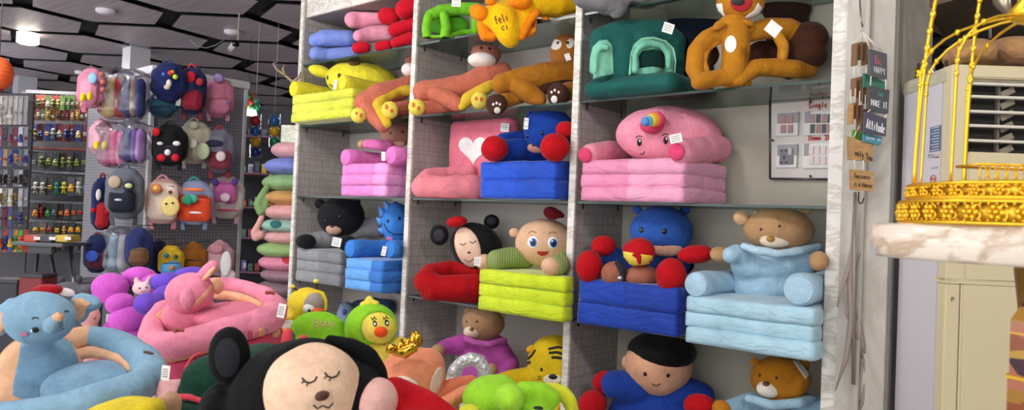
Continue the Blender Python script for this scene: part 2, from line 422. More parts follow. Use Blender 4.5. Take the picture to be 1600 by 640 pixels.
# shop tags: little white cards with printing
GLY = {' ':[], 'A':[[(0,1),(.5,0),(1,1)],[(.2,.65),(.8,.65)]], 'B':[[(0,0),(0,1),(.7,1),(1,.75),(.7,.5),(0,.5)],[(0,0),(.6,0),(.9,.25),(.7,.5)]],
'C':[[(1,.15),(.6,0),(.2,.1),(0,.5),(.2,.9),(.6,1),(1,.85)]], 'D':[[(0,0),(0,1),(.6,1),(1,.6),(1,.4),(.6,0),(0,0)]], 'E':[[(1,0),(0,0),(0,1),(1,1)],[(0,.5),(.8,.5)]],
'F':[[(1,0),(0,0),(0,1)],[(0,.5),(.8,.5)]], 'G':[[(1,.15),(.5,0),(0,.5),(.5,1),(1,.85),(1,.55),(.6,.55)]], 'H':[[(0,0),(0,1)],[(1,0),(1,1)],[(0,.5),(1,.5)]],
'I':[[(.5,0),(.5,1)]], 'K':[[(0,0),(0,1)],[(1,0),(0,.55),(1,1)]], 'L':[[(0,0),(0,1),(1,1)]], 'M':[[(0,1),(0,0),(.5,.6),(1,0),(1,1)]], 'N':[[(0,1),(0,0),(1,1),(1,0)]],
'O':[[(.5,0),(.1,.2),(0,.5),(.1,.8),(.5,1),(.9,.8),(1,.5),(.9,.2),(.5,0)]], 'P':[[(0,1),(0,0),(.8,0),(1,.25),(.8,.5),(0,.5)]], 'R':[[(0,1),(0,0),(.8,0),(1,.25),(.8,.5),(0,.5)],[(.4,.5),(1,1)]],
'S':[[(1,.15),(.5,0),(.05,.2),(.3,.48),(.8,.55),(1,.8),(.5,1),(0,.85)]], 'T':[[(0,0),(1,0)],[(.5,0),(.5,1)]], 'U':[[(0,0),(0,.8),(.5,1),(1,.8),(1,0)]], 'V':[[(0,0),(.5,1),(1,0)]],
'W':[[(0,0),(.25,1),(.5,.4),(.75,1),(1,0)]], 'X':[[(0,0),(1,1)],[(1,0),(0,1)]], 'Y':[[(0,0),(.5,.5),(1,0)],[(.5,.5),(.5,1)]], 'Z':[[(0,0),(1,0),(0,1),(1,1)]],
'a':[[(.85,.45),(.4,.35),(.05,.65),(.35,1),(.8,.8),(.85,.4),(.95,1)]], 'b':[[(.1,0),(.1,1),(.6,1),(.9,.7),(.6,.4),(.1,.5)]], 'c':[[(.9,.45),(.45,.35),(.1,.7),(.45,1),(.9,.9)]],
'd':[[(.85,0),(.85,1)],[(.85,.45),(.35,.4),(.1,.7),(.35,1),(.85,.9)]], 'e':[[(.1,.68),(.9,.62),(.6,.35),(.15,.5),(.15,.85),(.5,1),(.9,.9)]], 'f':[[(.9,.08),(.55,0),(.4,.3),(.4,1)],[(.1,.4),(.8,.4)]],
'g':[[(.85,.4),(.35,.38),(.1,.65),(.4,.9),(.85,.7),(.85,.4),(.8,1.2),(.4,1.3),(.1,1.15)]], 'h':[[(.1,0),(.1,1)],[(.1,.55),(.5,.38),(.85,.55),(.85,1)]],
'i':[[(.5,.4),(.5,1)],[(.5,.15),(.5,.2)]], 'k':[[(.1,0),(.1,1)],[(.8,.4),(.1,.7),(.85,1)]], 'l':[[(.5,0),(.5,1)]], 'm':[[(0,1),(0,.4)],[(0,.5),(.3,.38),(.5,.55),(.5,1)],[(.5,.5),(.8,.38),(1,.55),(1,1)]],
'n':[[(.1,.4),(.1,1)],[(.1,.55),(.5,.38),(.85,.55),(.85,1)]], 'o':[[(.5,.38),(.12,.55),(.12,.85),(.5,1),(.88,.85),(.88,.55),(.5,.38)]], 'p':[[(.1,.4),(.1,1.35)],[(.1,.5),(.6,.38),(.9,.7),(.6,1),(.1,.9)]],
'r':[[(.15,.4),(.15,1)],[(.15,.6),(.5,.38),(.85,.45)]], 's':[[(.85,.42),(.4,.36),(.2,.55),(.8,.8),(.55,1),(.1,.93)]], 't':[[(.45,.1),(.45,.9),(.8,1)],[(.15,.38),(.8,.38)]],
'u':[[(.1,.4),(.1,.85),(.45,1),(.85,.85)],[(.85,.4),(.85,1)]], 'v':[[(.1,.4),(.5,1),(.9,.4)]], 'w':[[(0,.4),(.25,1),(.5,.55),(.75,1),(1,.4)]], 'y':[[(.1,.4),(.5,.95)],[(.9,.4),(.4,1.3),(.1,1.3)]],
'1':[[(.2,.2),(.55,0),(.55,1)]], '2':[[(.05,.2),(.5,0),(.95,.25),(0,1),(1,1)]], '3':[[(0,.1),(.6,0),(.9,.25),(.45,.48),(.95,.72),(.6,1),(0,.9)]], '4':[[(.75,1),(.75,0),(0,.7),(1,.7)]],
'5':[[(.9,0),(.1,0),(.1,.45),(.6,.4),(.95,.7),(.6,1),(.05,.92)]], '9':[[(.9,.4),(.4,.55),(.1,.3),(.4,0),(.9,.15),(.9,.5),(.6,1)]], '0':[[(.5,0),(.1,.2),(.1,.8),(.5,1),(.9,.8),(.9,.2),(.5,0)]], '!':[[(.5,0),(.5,.7)],[(.5,.9),(.5,1)]], '-':[[(.1,.5),(.9,.5)]], ':':[[(.5,.3),(.5,.35)],[(.5,.8),(.5,.85)]], '&':[[(1,1),(.2,.25),(.5,0),(.7,.25),(0,.75),(.4,1),(1,.6)]]}
def strokes(txt, x, y, w_, h_, gap=.3, dirx=(1,0), slant=0):
    """letter strokes in the plane: start x,y (top left), letter width, height; dirx: baseline direction"""
    out = []; dx, dy = dirx; cx = 0
    for ch in txt:
        for st in GLY.get(ch, GLY.get(ch.upper(), [])):
            L_ = []
            for a, b in st:
                u = cx+a*w_-slant*(b-1)*h_; v = b*h_
                L_.append((x+u*dx-v*dy, y+u*dy+v*dx))
            out.append(L_)
        cx += w_*(1+gap)
    return out
def card(name, parent, corners, dist, mat=None, lines=2, label=None, thick=.0015, ink='#333333', text=None):
    """flat printed card whose four corners (clockwise from top left) sit at pixel + distance"""
    P = [W(c[0], c[1], c[2] if len(c) > 2 else dist) for c in corners]
    n = (P[1]-P[0]).cross(P[3]-P[0]).normalized()
    if n.dot(P[0]-CAM) > 0: n = -n
    bm = bmesh.new(); A = [bm.verts.new(p+n*thick) for p in P]; B = [bm.verts.new(p) for p in P]
    bm.faces.new(A); bm.faces.new(B[::-1])
    for i in range(4): bm.faces.new((A[i], A[(i+1)%4], B[(i+1)%4], B[i]))
    o = link(name, bm, mat or plain('#f3f3f0', .5), parent, False, label)
    U_, V_ = P[1]-P[0], P[3]-P[0]
    bm = bmesh.new()
    def Q(u, v): return P[0]+U_*u+V_*v+n*(thick+.0006)
    if text:
        for (tx, x, y, w_, h_, sl) in text:
            for st in strokes(tx, x, y, w_, h_, .3, (1,0), sl):
                if len(st) > 1: tube(bm, [Q(a, b) for a, b in st], min(.0028, U_.length*.012), 5)
    else:
        for i in range(lines):
            v = .25+.5*i/max(1, lines-1)
            for k in range(4):
                u = .16+.17*k; tube(bm, [Q(u, v-.05), Q(u+.04, v+.06), Q(u+.09, v-.04)], U_.length*.018, 4)
    if len(bm.verts): link('printing', bm, plain(ink, .6), o, False)
    else: bm.free()
    return o
# ================================================================ the room
XP = [-4.327, -3.181, -2.029, -0.893]        # front-edge lines of the shelving uprights
HS = [2.79, 2.471, 2.06, 1.592, 1.041, 0.46]  # header, then the glass shelf heights
YF, YB = 2.8, 3.22
m_floor = plain('#b9b6b0', .35)
bm = bmesh.new(); box(bm, (-16,-4,-.1), (3.5, 16, 0)); structure('floor', bm, m_floor)
# ceiling: dark void with hexagonal wood-look panels hung below it
bm = bmesh.new(); box(bm, (-20,-4,CEIL), (3.5, 20, CEIL+.1)); structure('ceiling', bm, plain('#15141a', .8))
def panel_mat():
    m, nt, b = base('ceiling_panel'); L = nt.links.new
    g = N(nt, 'ShaderNodeNewGeometry'); mp = N(nt, 'ShaderNodeMapping'); mp.inputs['Rotation'].default_value = (0,0,-math.radians(43)); mp.inputs['Scale'].default_value = (1.2, 22, 1)
    L(g.outputs['Position'], mp.inputs[0]); n = N(nt, 'ShaderNodeTexNoise', Scale=1.5, Detail=4.0); L(mp.outputs[0], n.inputs['Vector'])
    r = N(nt, 'ShaderNodeValToRGB'); L(n.outputs[0], r.inputs[0]); r.color_ramp.elements[0].position = .3; r.color_ramp.elements[1].position = .75
    r.color_ramp.elements[0].color = lin('#9a9096'); r.color_ramp.elements[1].color = lin('#bcb0b8')
    L(r.outputs[0], b.inputs['Base Color']); b.inputs['Roughness'].default_value = .45; return m
bm = bmesh.new()
HA = math.radians(42); hx = Vector((math.cos(HA), math.sin(HA), 0)); hy = Vector((-math.sin(HA), math.cos(HA), 0))
hc = WZ(363, 46, CEIL-.05); AH = .45                         # hexagon in the middle of the view; apothem
RH = .56; PX = .945; PY = .96
for i in range(-14, 14):
    for j in range(-12, 16):
        c = hc + hx*(i*PX) + hy*((j+.5*(i % 2))*PY)
        if not (-15.5 < c.x < 3 and -3.4 < c.y < 15.5): continue
        vs = []
        for zz in (CEIL-.05, CEIL-.04):
            vs.append([bm.verts.new(Vector((c.x, c.y, zz)) + hx*a + hy*b_) for a, b_ in ((RH-.02,0),(.275,AH-.025),(-.275,AH-.025),(-RH+.02,0),(-.275,-AH+.025),(.275,-AH+.025))])
        bm.faces.new(vs[0][::-1]); bm.faces.new(vs[1])
        for k in range(6): bm.faces.new((vs[0][k], vs[0][(k+1)%6], vs[1][(k+1)%6], vs[1][k])).material_index = 1
structure('ceiling_panels', bm, [panel_mat(), plain('#121116',.8)])
# walls
wallm = plain('#8d8b93', .8)
bm = bmesh.new(); box(bm, (-16.1,-4,0), (-16, 16, CEIL)); structure('wall_left', bm, wallm)
bm = bmesh.new(); box(bm, (-16,16,0), (3.5, 16.1, CEIL)); structure('wall_far', bm, plain('#4a4a52', .8))
bm = bmesh.new(); box(bm, (-4.36, YB+.05, 0), (-.70, YB+.13, CEIL)); structure('wall_back', bm, plain('#b5afa6', .7))
bm = bmesh.new(); box(bm, (-4.36, 4.5, 0), (3.5, 4.6, CEIL)); structure('wall_rear', bm, plain('#6a665f', .7))
bm = bmesh.new(); box(bm, (3.5,-4,0), (3.6, 16.1, CEIL)); structure('wall_right', bm, plain('#b9b5ae', .8))

# ---------------------------------------------------------------- the wall shelving
def paper_mat():
    """pale wallpaper printed with a maze of thin rectangles"""
    m, nt, b = base('wallpaper'); L = nt.links.new
    g = N(nt, 'ShaderNodeNewGeometry'); sp = N(nt, 'ShaderNodeSeparateXYZ'); L(g.outputs['Position'], sp.inputs[0])
    cb = N(nt, 'ShaderNodeCombineXYZ'); ad = N(nt, 'ShaderNodeMath', operation='ADD'); L(sp.outputs[0], ad.inputs[0]); L(sp.outputs[1], ad.inputs[1])
    L(ad.outputs[0], cb.inputs[0]); L(sp.outputs[2], cb.inputs[1])
    facs = []
    for sc, w1, h1, off in ((1, .13, .045, 0), (1, .05, .11, .37)):
        br = N(nt, 'ShaderNodeTexBrick'); br.inputs['Scale'].default_value = 1; br.inputs['Brick Width'].default_value = w1; br.inputs['Row Height'].default_value = h1
        br.inputs['Mortar Size'].default_value = .0022; br.offset = off+.3; br.squash = .6; br.squash_frequency = 3
        L(cb.outputs[0], br.inputs['Vector']); facs.append(br.outputs['Fac'])
    mx = N(nt, 'ShaderNodeMath', operation='MAXIMUM'); L(facs[0], mx.inputs[0]); L(facs[1], mx.inputs[1])
    nz = N(nt, 'ShaderNodeTexNoise', Scale=9.0, Detail=3.0); L(g.outputs['Position'], nz.inputs['Vector'])
    c = N(nt, 'ShaderNodeMix', data_type='RGBA'); L(mx.outputs[0], c.inputs[0]); c.inputs[6].default_value = lin('#aaa4a0'); c.inputs[7].default_value = lin('#918b87')
    hs = N(nt, 'ShaderNodeHueSaturation'); L(c.outputs[2], hs.inputs['Color'])
    mr = N(nt, 'ShaderNodeMapRange'); L(nz.outputs[0], mr.inputs[0]); mr.inputs[3].default_value = .85; mr.inputs[4].default_value = 1.15; L(mr.outputs[0], hs.inputs['Value'])
    L(hs.outputs[0], b.inputs['Base Color']); b.inputs['Roughness'].default_value = .6; return m
m_paper = paper_mat()
m_trim = marble('#dcd8d0', '#bdb5ab', 4, .9, .07, .4, (1,1,3.5))
m_back = plain('#ada7a1', .7)
m_glass = sheet_clear('#d4ddd8', .03, .03)
m_gedge = plain('#2a4038', .2)
shelving = thing('tall_shelving', 'tall wallpapered wall shelving with glass shelves, full of plush seats, right of the bags', 'shelving', ((XP[0]+XP[3])/2, YB, 0))
for i, x in enumerate(XP):
    bm = bmesh.new()
    if i == 3: box(bm, (x, YF+.006, 0), (x+.05, YB, CEIL-.06))
    else: box(bm, (x-.03, YF+.006, 0), (x, YB, CEIL-.06))
    up = link('upright', bm, m_paper, shelving, False)
    bm = bmesh.new()
    if i == 3: box(bm, (x, YF-.012, 0), (x+.052, YF+.006, CEIL-.06), .002)
    else: box(bm, (x-.034, YF-.012, 0), (x+.004, YF+.006, CEIL-.06), .002)
    link('trim', bm, m_trim, up, False, 'white front strip veined like marble')
for i in range(3):
    bm = bmesh.new(); box(bm, (XP[i]+.001, YB-.01, 0), (XP[i+1]-.031 if i < 2 else XP[3]-.001, YB+.01, CEIL-.06))
    link('back_panel', bm, [m_back, m_back, plain('#b3ae9f', .7)][i], shelving, False)
    bm = bmesh.new(); box(bm, (XP[i]+.001, YF+.01, HS[0]), (XP[i+1]-.031, YF+.03, CEIL-.07)); link('header', bm, m_trim, shelving, False)
    bm = bmesh.new(); box(bm, (XP[i]+.001, YF, 0), (XP[i+1]-.031, YF+.02, .12)); link('plinth', bm, m_trim, shelving, False)
    bm = bmesh.new(); box(bm, (XP[i]+.001, YF+.03, HS[0]), (XP[i+1]-.031, YB-.01, HS[0]+.02)); link('top_board', bm, m_paper, shelving, False)
    for h in HS[1:]:
        x0, x1 = XP[i]+.003, (XP[i+1]-.033 if i < 2 else XP[3]-.003)
        bm = bmesh.new(); box(bm, (x0, YF+.004, h-.01), (x1, YB-.012, h)); g = link('glass_shelf', bm, m_glass, shelving, False)
        bm = bmesh.new(); box(bm, (x0, YF+.001, h-.0102), (x1, YF+.004, h+.0002)); link('polished_edge', bm, m_gedge, g, False, 'dark green polished glass edge')
        for yy in (YF+.05, YB-.07):
            for xx in (x0+.006, x1-.006):
                bm = bmesh.new(); tube(bm, [(xx, yy, h-.011), (xx, yy, h-.035)], .004, 6); link('shelf_peg', bm, plain('#25221f', .4, .6), shelving)
def shelf(i): return HS[i]
# ================================================================ plush helpers
BLACK = lambda: plush('#17171a', .3)
m_ink = plain('#141414', .5); m_white = plush('#f4f1ee', .2); m_tag = plain('#f4f4f0', .5)
def head(par, px, py, rx, ry, Z, mat, ears=(), muzzle=None, nose=None, eyes=(), eye_r=2.2, smile=None, tilt=0, vox=.009, earmat=None, brow=None, name='head', extra=None, depth=None):
    b = Blob(Z).e(px, py, rx, ry, ry=(depth if depth else (rx+ry)/2*.92*Z/F), tilt=tilt)
    if extra: extra(b)
    h = b.done(name, mat, par, vox)
    for e in ears:
        ex, ey, er = e[:3]; em = e[3] if len(e) > 3 else (earmat or mat); erz = e[4] if len(e) > 4 else er; dy = e[5] if len(e) > 5 else .0; et = e[6] if len(e) > 6 else 0
        Blob(Z+dy).e(ex, ey, er, erz, ry=er*.55*Z/F, tilt=et).done('ear', em, h, min(vox, .007), 4)
    T = surf(h); on = h
    if muzzle:
        mx, my, mrx, mry, mm = muzzle[:5]
        q = hit(T, mx, my)
        zz = (q[0]-CAM).dot(fwd) if q else Z-.05
        mz = Blob(zz+.012).e(mx, my, mrx, mry, ry=min(mrx, mry)*.85*Z/F).done('muzzle', mm, h, .006, 3)
        T2 = surf(mz)
        if nose: dome('nose', mz, nose[0], nose[1], nose[2], nose[3], nose[4], T2, h, h=.7)
        if smile: stitch('mouth', mz, [smile], .8, m_ink, h, T2)
    else:
        if nose: dome('nose', h, nose[0], nose[1], nose[2], nose[3], nose[4], T, h, h=.7)
        if smile: stitch('mouth', h, [smile], .9, m_ink, h, T)
    for ex, ey in eyes: dome('eye', h, ex, ey, eye_r, eye_r*1.1, plain('#1a1210', .15), T, h)
    if brow:
        for ln in brow: stitch('eyebrow', h, [ln], .7, m_ink, h, T)
    return h, T
def place(px, py, y, z): 
    p = WY(px, py, y); return Vector((p.x, y, z))
def sofa(label, L, R, yf, z0, ytop, n, depth, c1, c2=None, split=None, arms=(), armmat=None, group='folding plush sofas on the wall shelves', seed=0, name='folding_sofa', inset=.0, xw=None):
    """folding foam seat: n slabs, two bolster arms. L, R front corners (px), arms: (px, py, r_px) of the round front ends"""
    ym = ytop+20
    x0 = WY(L, ym, yf).x; x1 = WY(R, ym, yf).x; zt = WY(L, ytop, yf).z
    o = thing(name, label, 'sofa', ((x0+x1)/2, yf+depth/2, z0), group)
    xs = (WY(split, ym, yf).x-(x0+x1)/2) if split else 0
    m = velvet(c1, c2, xs) if c2 else velvet(c1)
    hh = (zt-z0)/n
    for i in range(n):
        j = ((i*37+seed*13) % 5-2)*.004
        bm = slabmesh(x0+j, x1+j*.6, yf-j, yf+depth-.01, z0+.0015+hh*i, z0+hh*(i+1)+.005, .010, .003, seed+i)
        link('cushion', bm, m, o)
    for k, (ax, ay, ar) in enumerate(arms):
        c = WY(ax, ay, yf+.01); r = ar*ZY(ax, ay, yf)/F
        bm = bmesh.new(); pts = []; rr = []
        for t in range(0, 13):
            u = t/12; pts.append(Vector((c.x, yf+.012+u*(depth-.06), max(c.z, zt+r*.9)-.0*u))); rr.append(r*(1+.05*math.sin(u*9+k)))
        pts = [pts[0]+Vector((0,-.018,0)), pts[0]+Vector((0,-.012,0))] + pts; rr = [r*.7, r*.9] + rr
        tube(bm, pts, rr, 28)
        a = link('armrest', bm, armmat or m, o)
        bm = bmesh.new(); cc = pts[0]
        tube(bm, [cc+Vector((math.cos(t)*r*.86, .006, math.sin(t)*r*.86)) for t in [2*PI*q/28 for q in range(28)]], .004, 6, closed=True)
        link('piping', bm, armmat or m, a)
    o['_d'] = 1; del o['_d']
    return o, (x0, x1, zt)
def tag(par, px, py, w_, h_, Z, tilt=0, lines=2, text=None, label=None):
    t = math.radians(tilt); c, s = math.cos(t), math.sin(t)
    P = [(px+x*c-y*s, py+x*s+y*c) for x, y in ((-w_/2,-h_/2),(w_/2,-h_/2),(w_/2,h_/2),(-w_/2,h_/2))]
    return card('price_tag', par, P, Z, m_tag, lines, label or 'small white price tag', text=text)
def bar(name, par, Z, pts, mat, vox=.009, label=None, sm=5): return Blob(Z).c(pts).done(name, mat, par, vox, sm, label)

# ================================================================ bay one (nearest the bags)
Y = plush('#e0d438', .4); Yb = plush('#e9dd35', .5)
# --- yellow sofa
o, g = sofa('bright yellow folding sofa with a brown eared head, second shelf of the left bay', 455, 549, 2.68, HS[2], 150, 3, .44, '#d9dc4e', '#cfd440', 500, [(461,141,12.5),(537,132,12)], Y, seed=1)
Z = ZY(560, 120, 2.98)
h, T = head(o, 565, 127, 56, 31, Z, Y, ears=[(500, 111, 20, Y, 9, -.02, 15), (554, 99, 9, plush('#5b4a28'), 9, -.12)], eyes=[(512,121),(530,118)], eye_r=3.2, smile=[(515,132),(521,136),(527,132)], tilt=4)
tag(o, 524, 132, 5, 15, ZY(524,132,2.66), 10)
# --- round bolster seats on the top shelf
def bolster(label, segs, y, mat, grp, z0, vox=.008):
    Z0 = ZY(segs[0][0], segs[0][1], y)
    o = thing('plush_ring', label, 'plush seat', place(sum(s[0] for s in segs)/len(segs), segs[0][1], y, z0), grp)
    Blob(Z0).c(segs).done('bolster', mat, o, vox, 5)
    return o
pb, pp, pr = plush('#7f93dd', .3), plush('#eb9cb4', .3), plush('#c6142a', .3)
G = 'rolled bolster seats on the top left shelf'
bolster('blue rolled bolster seat, upper of the two blue ones', [(493,63,11),(508,60,14),(546,60,13)], 2.86, pb, G, 2.57)
bolster('blue rolled bolster seat, lower of the two blue ones', [(494,84,11,-.03),(513,86,11),(552,83,11)], 2.86, pb, G, HS[1])
bolster('pink rolled bolster seat on top of the other pink one', [(551,31,13,-.04),(562,29,16),(594,25,15)], 2.9, pp, G, 2.66)
bolster('pink rolled bolster seat beneath the upper pink one', [(561,56,10,-.05),(578,54,13),(606,52,13)], 2.9, pp, G, 2.55)
o = bolster('red bolster seat low down below the pink bolsters', [(559,75,9.5),(571,74,9)], 2.84, pr, G, HS[1])
bolster('red bolster seat on the shelf right of the lowest red one', [(592,73,8),(606,71,9)], 2.84, pr, G, HS[1])
bolster('red bolster seat at the right end touching the upright', [(618,67,8),(634,62,10),(644,60,10)], 2.84, pr, G, HS[1])
bolster('red bolster seat in the middle of the red heap', [(617,47,11),(632,42,11),(646,37,13)], 2.86, pr, G, 2.57)
bolster('red bolster seat beside the upper pink bolster', [(604,25,14),(612,26,14)], 2.85, pr, G, 2.66)
bolster('red bolster seat crowning the red heap', [(632,15,15),(646,9,15)], 2.86, pr, G, 2.72)
# --- salmon and yellow long armed seats
sal, yel, beard = plush('#c66f58', .5), plush('#d8b434', .5), plush('#f0e6e2', .2)
oran = plain('#d0642e', .7)
def foot(par, px, py, r, Z, mat, marks, mm):
    f = Blob(Z).e(px, py, r, r*1.02, ry=r*.8*Z/F).done('foot', mat, par, .006, 3)
    T = surf(f)
    for i, (x, y, a, b) in enumerate(marks): patch('paw_mark', f, oval(px+x, py+y, a, b, 0, 14), mm, f, T, off=.0015, step=1.5)
    return f
o = thing('armed_plush_chair', 'salmon and yellow plush seat with white bearded face beside the yellow sofa', 'plush seat', place(610,170,2.85,HS[2]), 'long armed plush seats on the second shelf')
Z = ZY(610, 150, 2.80)
bar('arm', o, Z, [(570,160,17,-.02),(592,149,19),(625,139,17,.08),(648,129,15,.12)], sal)
bar('arm', o, Z, [(567,158,13,-.02),(580,178,12,-.07),(598,197,11,-.1)], sal)
bar('arm_lining', o, Z, [(648,141,9,.07),(622,142,9,.03),(600,151,10,-.02),(590,165,10,-.06),(596,180,9,-.09),(604,193,8,-.12)], yel, label='yellow cloth lining')
bar('leg', o, Z, [(612,172,12,-.03),(636,169,13,.05),(648,168,12,.1)], sal)
foot(o, 560, 180, 12.5, Z-.10, plush('#ead45a',.2), [(-3,-3,2,2.5),(4,0,2.5,3.5)], oran)
foot(o, 609, 172, 14, Z-.10, plush('#ead45a',.2), [(-5,-5,2.5,4),(3,1,2.5,3)], oran)
h, T = head(o, 645, 97, 13, 15, ZY(640,100,3.0), plush('#a86a5a',.3), eyes=[(643,93)], eye_r=2.2)
Blob(ZY(636,108,2.96)).e(640,109,13,11).done('beard', beard, h, .007)
# --- pink sofa with brown bear
pk = '#e77fc6'
o, g = sofa('magenta pink folding sofa with a brown bear, middle shelf of the left bay', 533, 603, 2.72, HS[3], 257, 3, .42, '#e487cb', '#eea0d8', 583, [(542,246,13),(613,243,14)], plush('#e680c8',.5), seed=2)
Z = ZY(620, 210, 3.0); br = plush('#a97a68', .3)
h, T = head(o, 619, 210, 25, 21, Z, br, muzzle=(620,224,13,7,plush('#d8b29c')), eyes=[(610,208),(629,206)], eye_r=1.8)
bar('sleeve', o, ZY(590,225,2.84), [(574,225,8),(590,226,9),(606,228,10,.03)], plush('#dd78b8',.4))
Blob(ZY(566,225,2.82)).e(566,225,8,7).done('paw', plush('#c29a78'), o, .007)
tag(o, 599, 244, 6, 14, ZY(600,244,2.68), 0)
# --- wall switch sign behind
def wallsign(label, P, text, fill):
    pass
o = thing('electrical_sample_board', 'small framed board of switches behind the magenta sofa', 'board', WY(545,240,3.20), None)
card('board', o, [(529,208,0),(565,206,0),(565,262,0),(529,266,0)], ZY(547,235,3.195), plain('#c9c5c2',.5), 3, None, .004)
# --- grey sofa with black plush
gr = plush('#8b8c90', .5)
o, g = sofa('grey folding sofa holding a black plush with a tan muzzle, beside the blue sofa', 463, 532, 2.72, HS[4], 388, 3, .40, '#8f9094', '#7f8084', 498, [], gr, seed=3)
Z = ZY(530, 345, 2.95)
bar('armrest', o, ZY(500,375,2.86), [(478,378,14,-.05),(502,375,15),(540,368,15,.08)], gr)
bar('backrest', o, ZY(560,360,3.05), [(520,366,16,.02),(566,355,16,.03),(592,354,16,.03)], gr)
bk = plush('#1b1b1f', .3)
h, T = head(o, 533, 338, 37, 32, Z, bk, ears=[(500,318,9,bk,8,-.02),(556,316,8,bk,7,.04)], muzzle=(522,358,13,9,plush('#c09a86')), nose=(519,353,3.5,2.6,m_ink), eyes=[(508,345),(531,338)], eye_r=2.4, tilt=-8, brow=None)
T = surf(h)
Blob(ZY(478,378,2.72)).e(478,377,16,12).done('mitten', bk, o, .008)
Blob(ZY(540,381,2.76)).e(543,380,16,13).done('mitten', bk, o, .008)
tag(o, 526, 378, 14, 14, ZY(526,378,2.66), 12, 3)
# --- blue sofa with spiky blue dragon
bl = plush('#3f84d6', .5)
o, g = sofa('bright blue folding sofa with a spiky blue dragon plush, right of the grey sofa', 539, 597, 2.70, HS[4], 403, 3, .42, '#69a9ec', '#3d7fd2', 579, [(549,388,14),(611,389,14)], bl, seed=4)
Z = ZY(622, 350, 2.98)
h, T = head(o, 619, 348, 23, 32, Z, bl, ears=[(618,322,6,plush('#2462b8'),9)], eyes=[(606,345),(624,341)], eye_r=2.5, smile=[(600,349),(606,360),(616,366),(630,366)])
patch('cheek', h, oval(609,373,5,4), plain('#e58cc2',.8), h, T)
bm = bmesh.new()
for sx, sy, tx, ty in ((600,335,592,322),(598,347,588,340),(601,360,590,358),(608,326,601,313)):
    a = W(sx,sy,Z-.02); b_ = W(tx,ty,Z-.03); tube(bm, [a, a.lerp(b_,.5), b_], [.03,.018,.003], 10)
link('spikes', bm, plush('#5b9be6',.2), h)
tag(o, 600, 392, 7, 15, ZY(601,392,2.68), 12)

# ================================================================ bay two
# --- small green seat on the top shelf
lg = plush('#7ac62f', .4); dg = plush('#4f9a22', .4)
o = thing('plush_chair', 'small lime green plush seat on the top shelf above the salmon one', 'plush seat', place(700,60,2.85,HS[1]))
Z = ZY(700, 40, 2.84)
bar('backrest', o, Z, [(672,24,9),(690,16,10,.03),(720,14,10,.05),(745,14,11,.06)], lg)
bar('armrest', o, Z, [(669,27,8,-.02),(666,45,7,-.04),(668,60,7,-.05)], lg)
bar('front_post', o, Z, [(694,24,8,-.03),(697,44,8,-.06),(695,58,8,-.07)], lg)
bar('base', o, Z, [(669,60,6,-.04),(698,60,6,-.06),(722,50,5,.04),(740,50,6,.06)], lg)
bar('armrest', o, Z, [(742,16,9,.04),(744,34,8,.04),(742,48,7,.03)], lg)
Blob(Z+.1).e(700,38,34,18,ry=.03).done('seat_back', dg, o, .009)
dome('flower', o, 695, 27, 5, 5, plain('#b9d65a',.8), surf(o.children[2]), o)
tag(o, 713, 4, 14, 13, ZY(715,4,2.75), 3)
# --- yellow and orange felici seat
yo = plush('#f4bd12', .5); og = plush('#f28a12', .5)
o = thing('plush_chair', 'golden yellow plush seat with orange ears and lining hanging over the top shelf edge', 'plush seat', place(810,40,2.82,HS[1]))
Z = ZY(800, 30, 2.70)
b = Blob(Z).c([(765,28,20,-.02),(785,30,26,-.03),(795,52,20,-.05),(797,60,15,-.05)]).c([(785,22,22),(830,8,18,.02),(870,8,20,.08),(898,4,16,.12)]).c([(795,52,16,-.05),(815,40,12,-.02),(824,22,12,.02)])
body = b.done('body', yo, o, .009)
bar('lining', o, Z-.03, [(815,56,7,-.03),(828,32,7,-.01),(838,20,7,0)], og, .007)
bar('lining', o, Z-.03, [(822,52,7,.0),(845,46,8,.04),(852,34,8,.05)], og, .007)
Blob(Z-.06).e(749,20,17,13,tilt=20).done('ear', og, o, .008)
Blob(Z-.04).c([(752,38,8),(758,56,9),(768,58,8)]).done('ear_tip', og, o, .008)
Blob(Z-.06).e(813,3,19,12).done('cheek', og, o, .008)
Blob(Z-.06).e(766,2,10,7).done('cheek', og, o, .008)
T = surf(body); c_ = ['#a22a2a', '#3a4a2a', '#7a2a5a', '#3a3a3a', '#2a5a4a', '#8a3a2a']
m_f = plain('#6a2230', .8)
stitch('embroidery', body, strokes('feli', 771, 26, 5, 13, .1, (.95,-.31)), .8, m_f, body, T, label='dark red stitched letters')
stitch('embroidery', body, strokes('ci', 782, 38, 5, 10, .2, (.97,-.22)), .8, plain('#3a4430',.8), body, T, label='dark green stitched letters')
# --- salmon seat, second shelf
o = thing('armed_plush_chair', 'salmon and yellow plush seat with white bearded face, left half of the middle bay', 'plush seat', place(710,165,2.85,HS[2]), 'long armed plush seats on the second shelf')
Z = ZY(710, 150, 2.84)
bar('arm', o, Z, [(661,142,17,-.02),(690,142,19),(728,134,19,.03),(760,120,20,.05),(785,113,16,.07)], sal)
bar('arm', o, Z, [(680,147,14,-.04),(700,155,15,-.05),(716,164,12,-.07)], sal)
bar('arm_lining', o, Z-.04, [(722,166,8,-.05),(730,156,11,-.03),(752,143,11,-.02),(768,133,9,.0)], yel, label='yellow cloth lining')
bar('leg', o, Z, [(660,168,11,-.06),(690,166,11,-.02),(708,168,8,.02)], sal)
foot(o, 651, 168, 13, Z-.10, plush('#ead45a',.2), [(-5,-4,2.5,4),(3,1,2.5,3)], oran)
foot(o, 750, 157, 14, Z-.10, plush('#ead45a',.2), [(-6,-3,2.5,3),(2,-2,2.5,3)], oran)
hh, T = head(o, 759, 84, 24, 19, ZY(757,85,3.02), plush('#a86a5a',.3), eyes=[(752,75),(765,76)], eye_r=2.4)
Blob(ZY(755,92,2.95)).e(753,94,23,12).done('beard', beard, hh, .007)
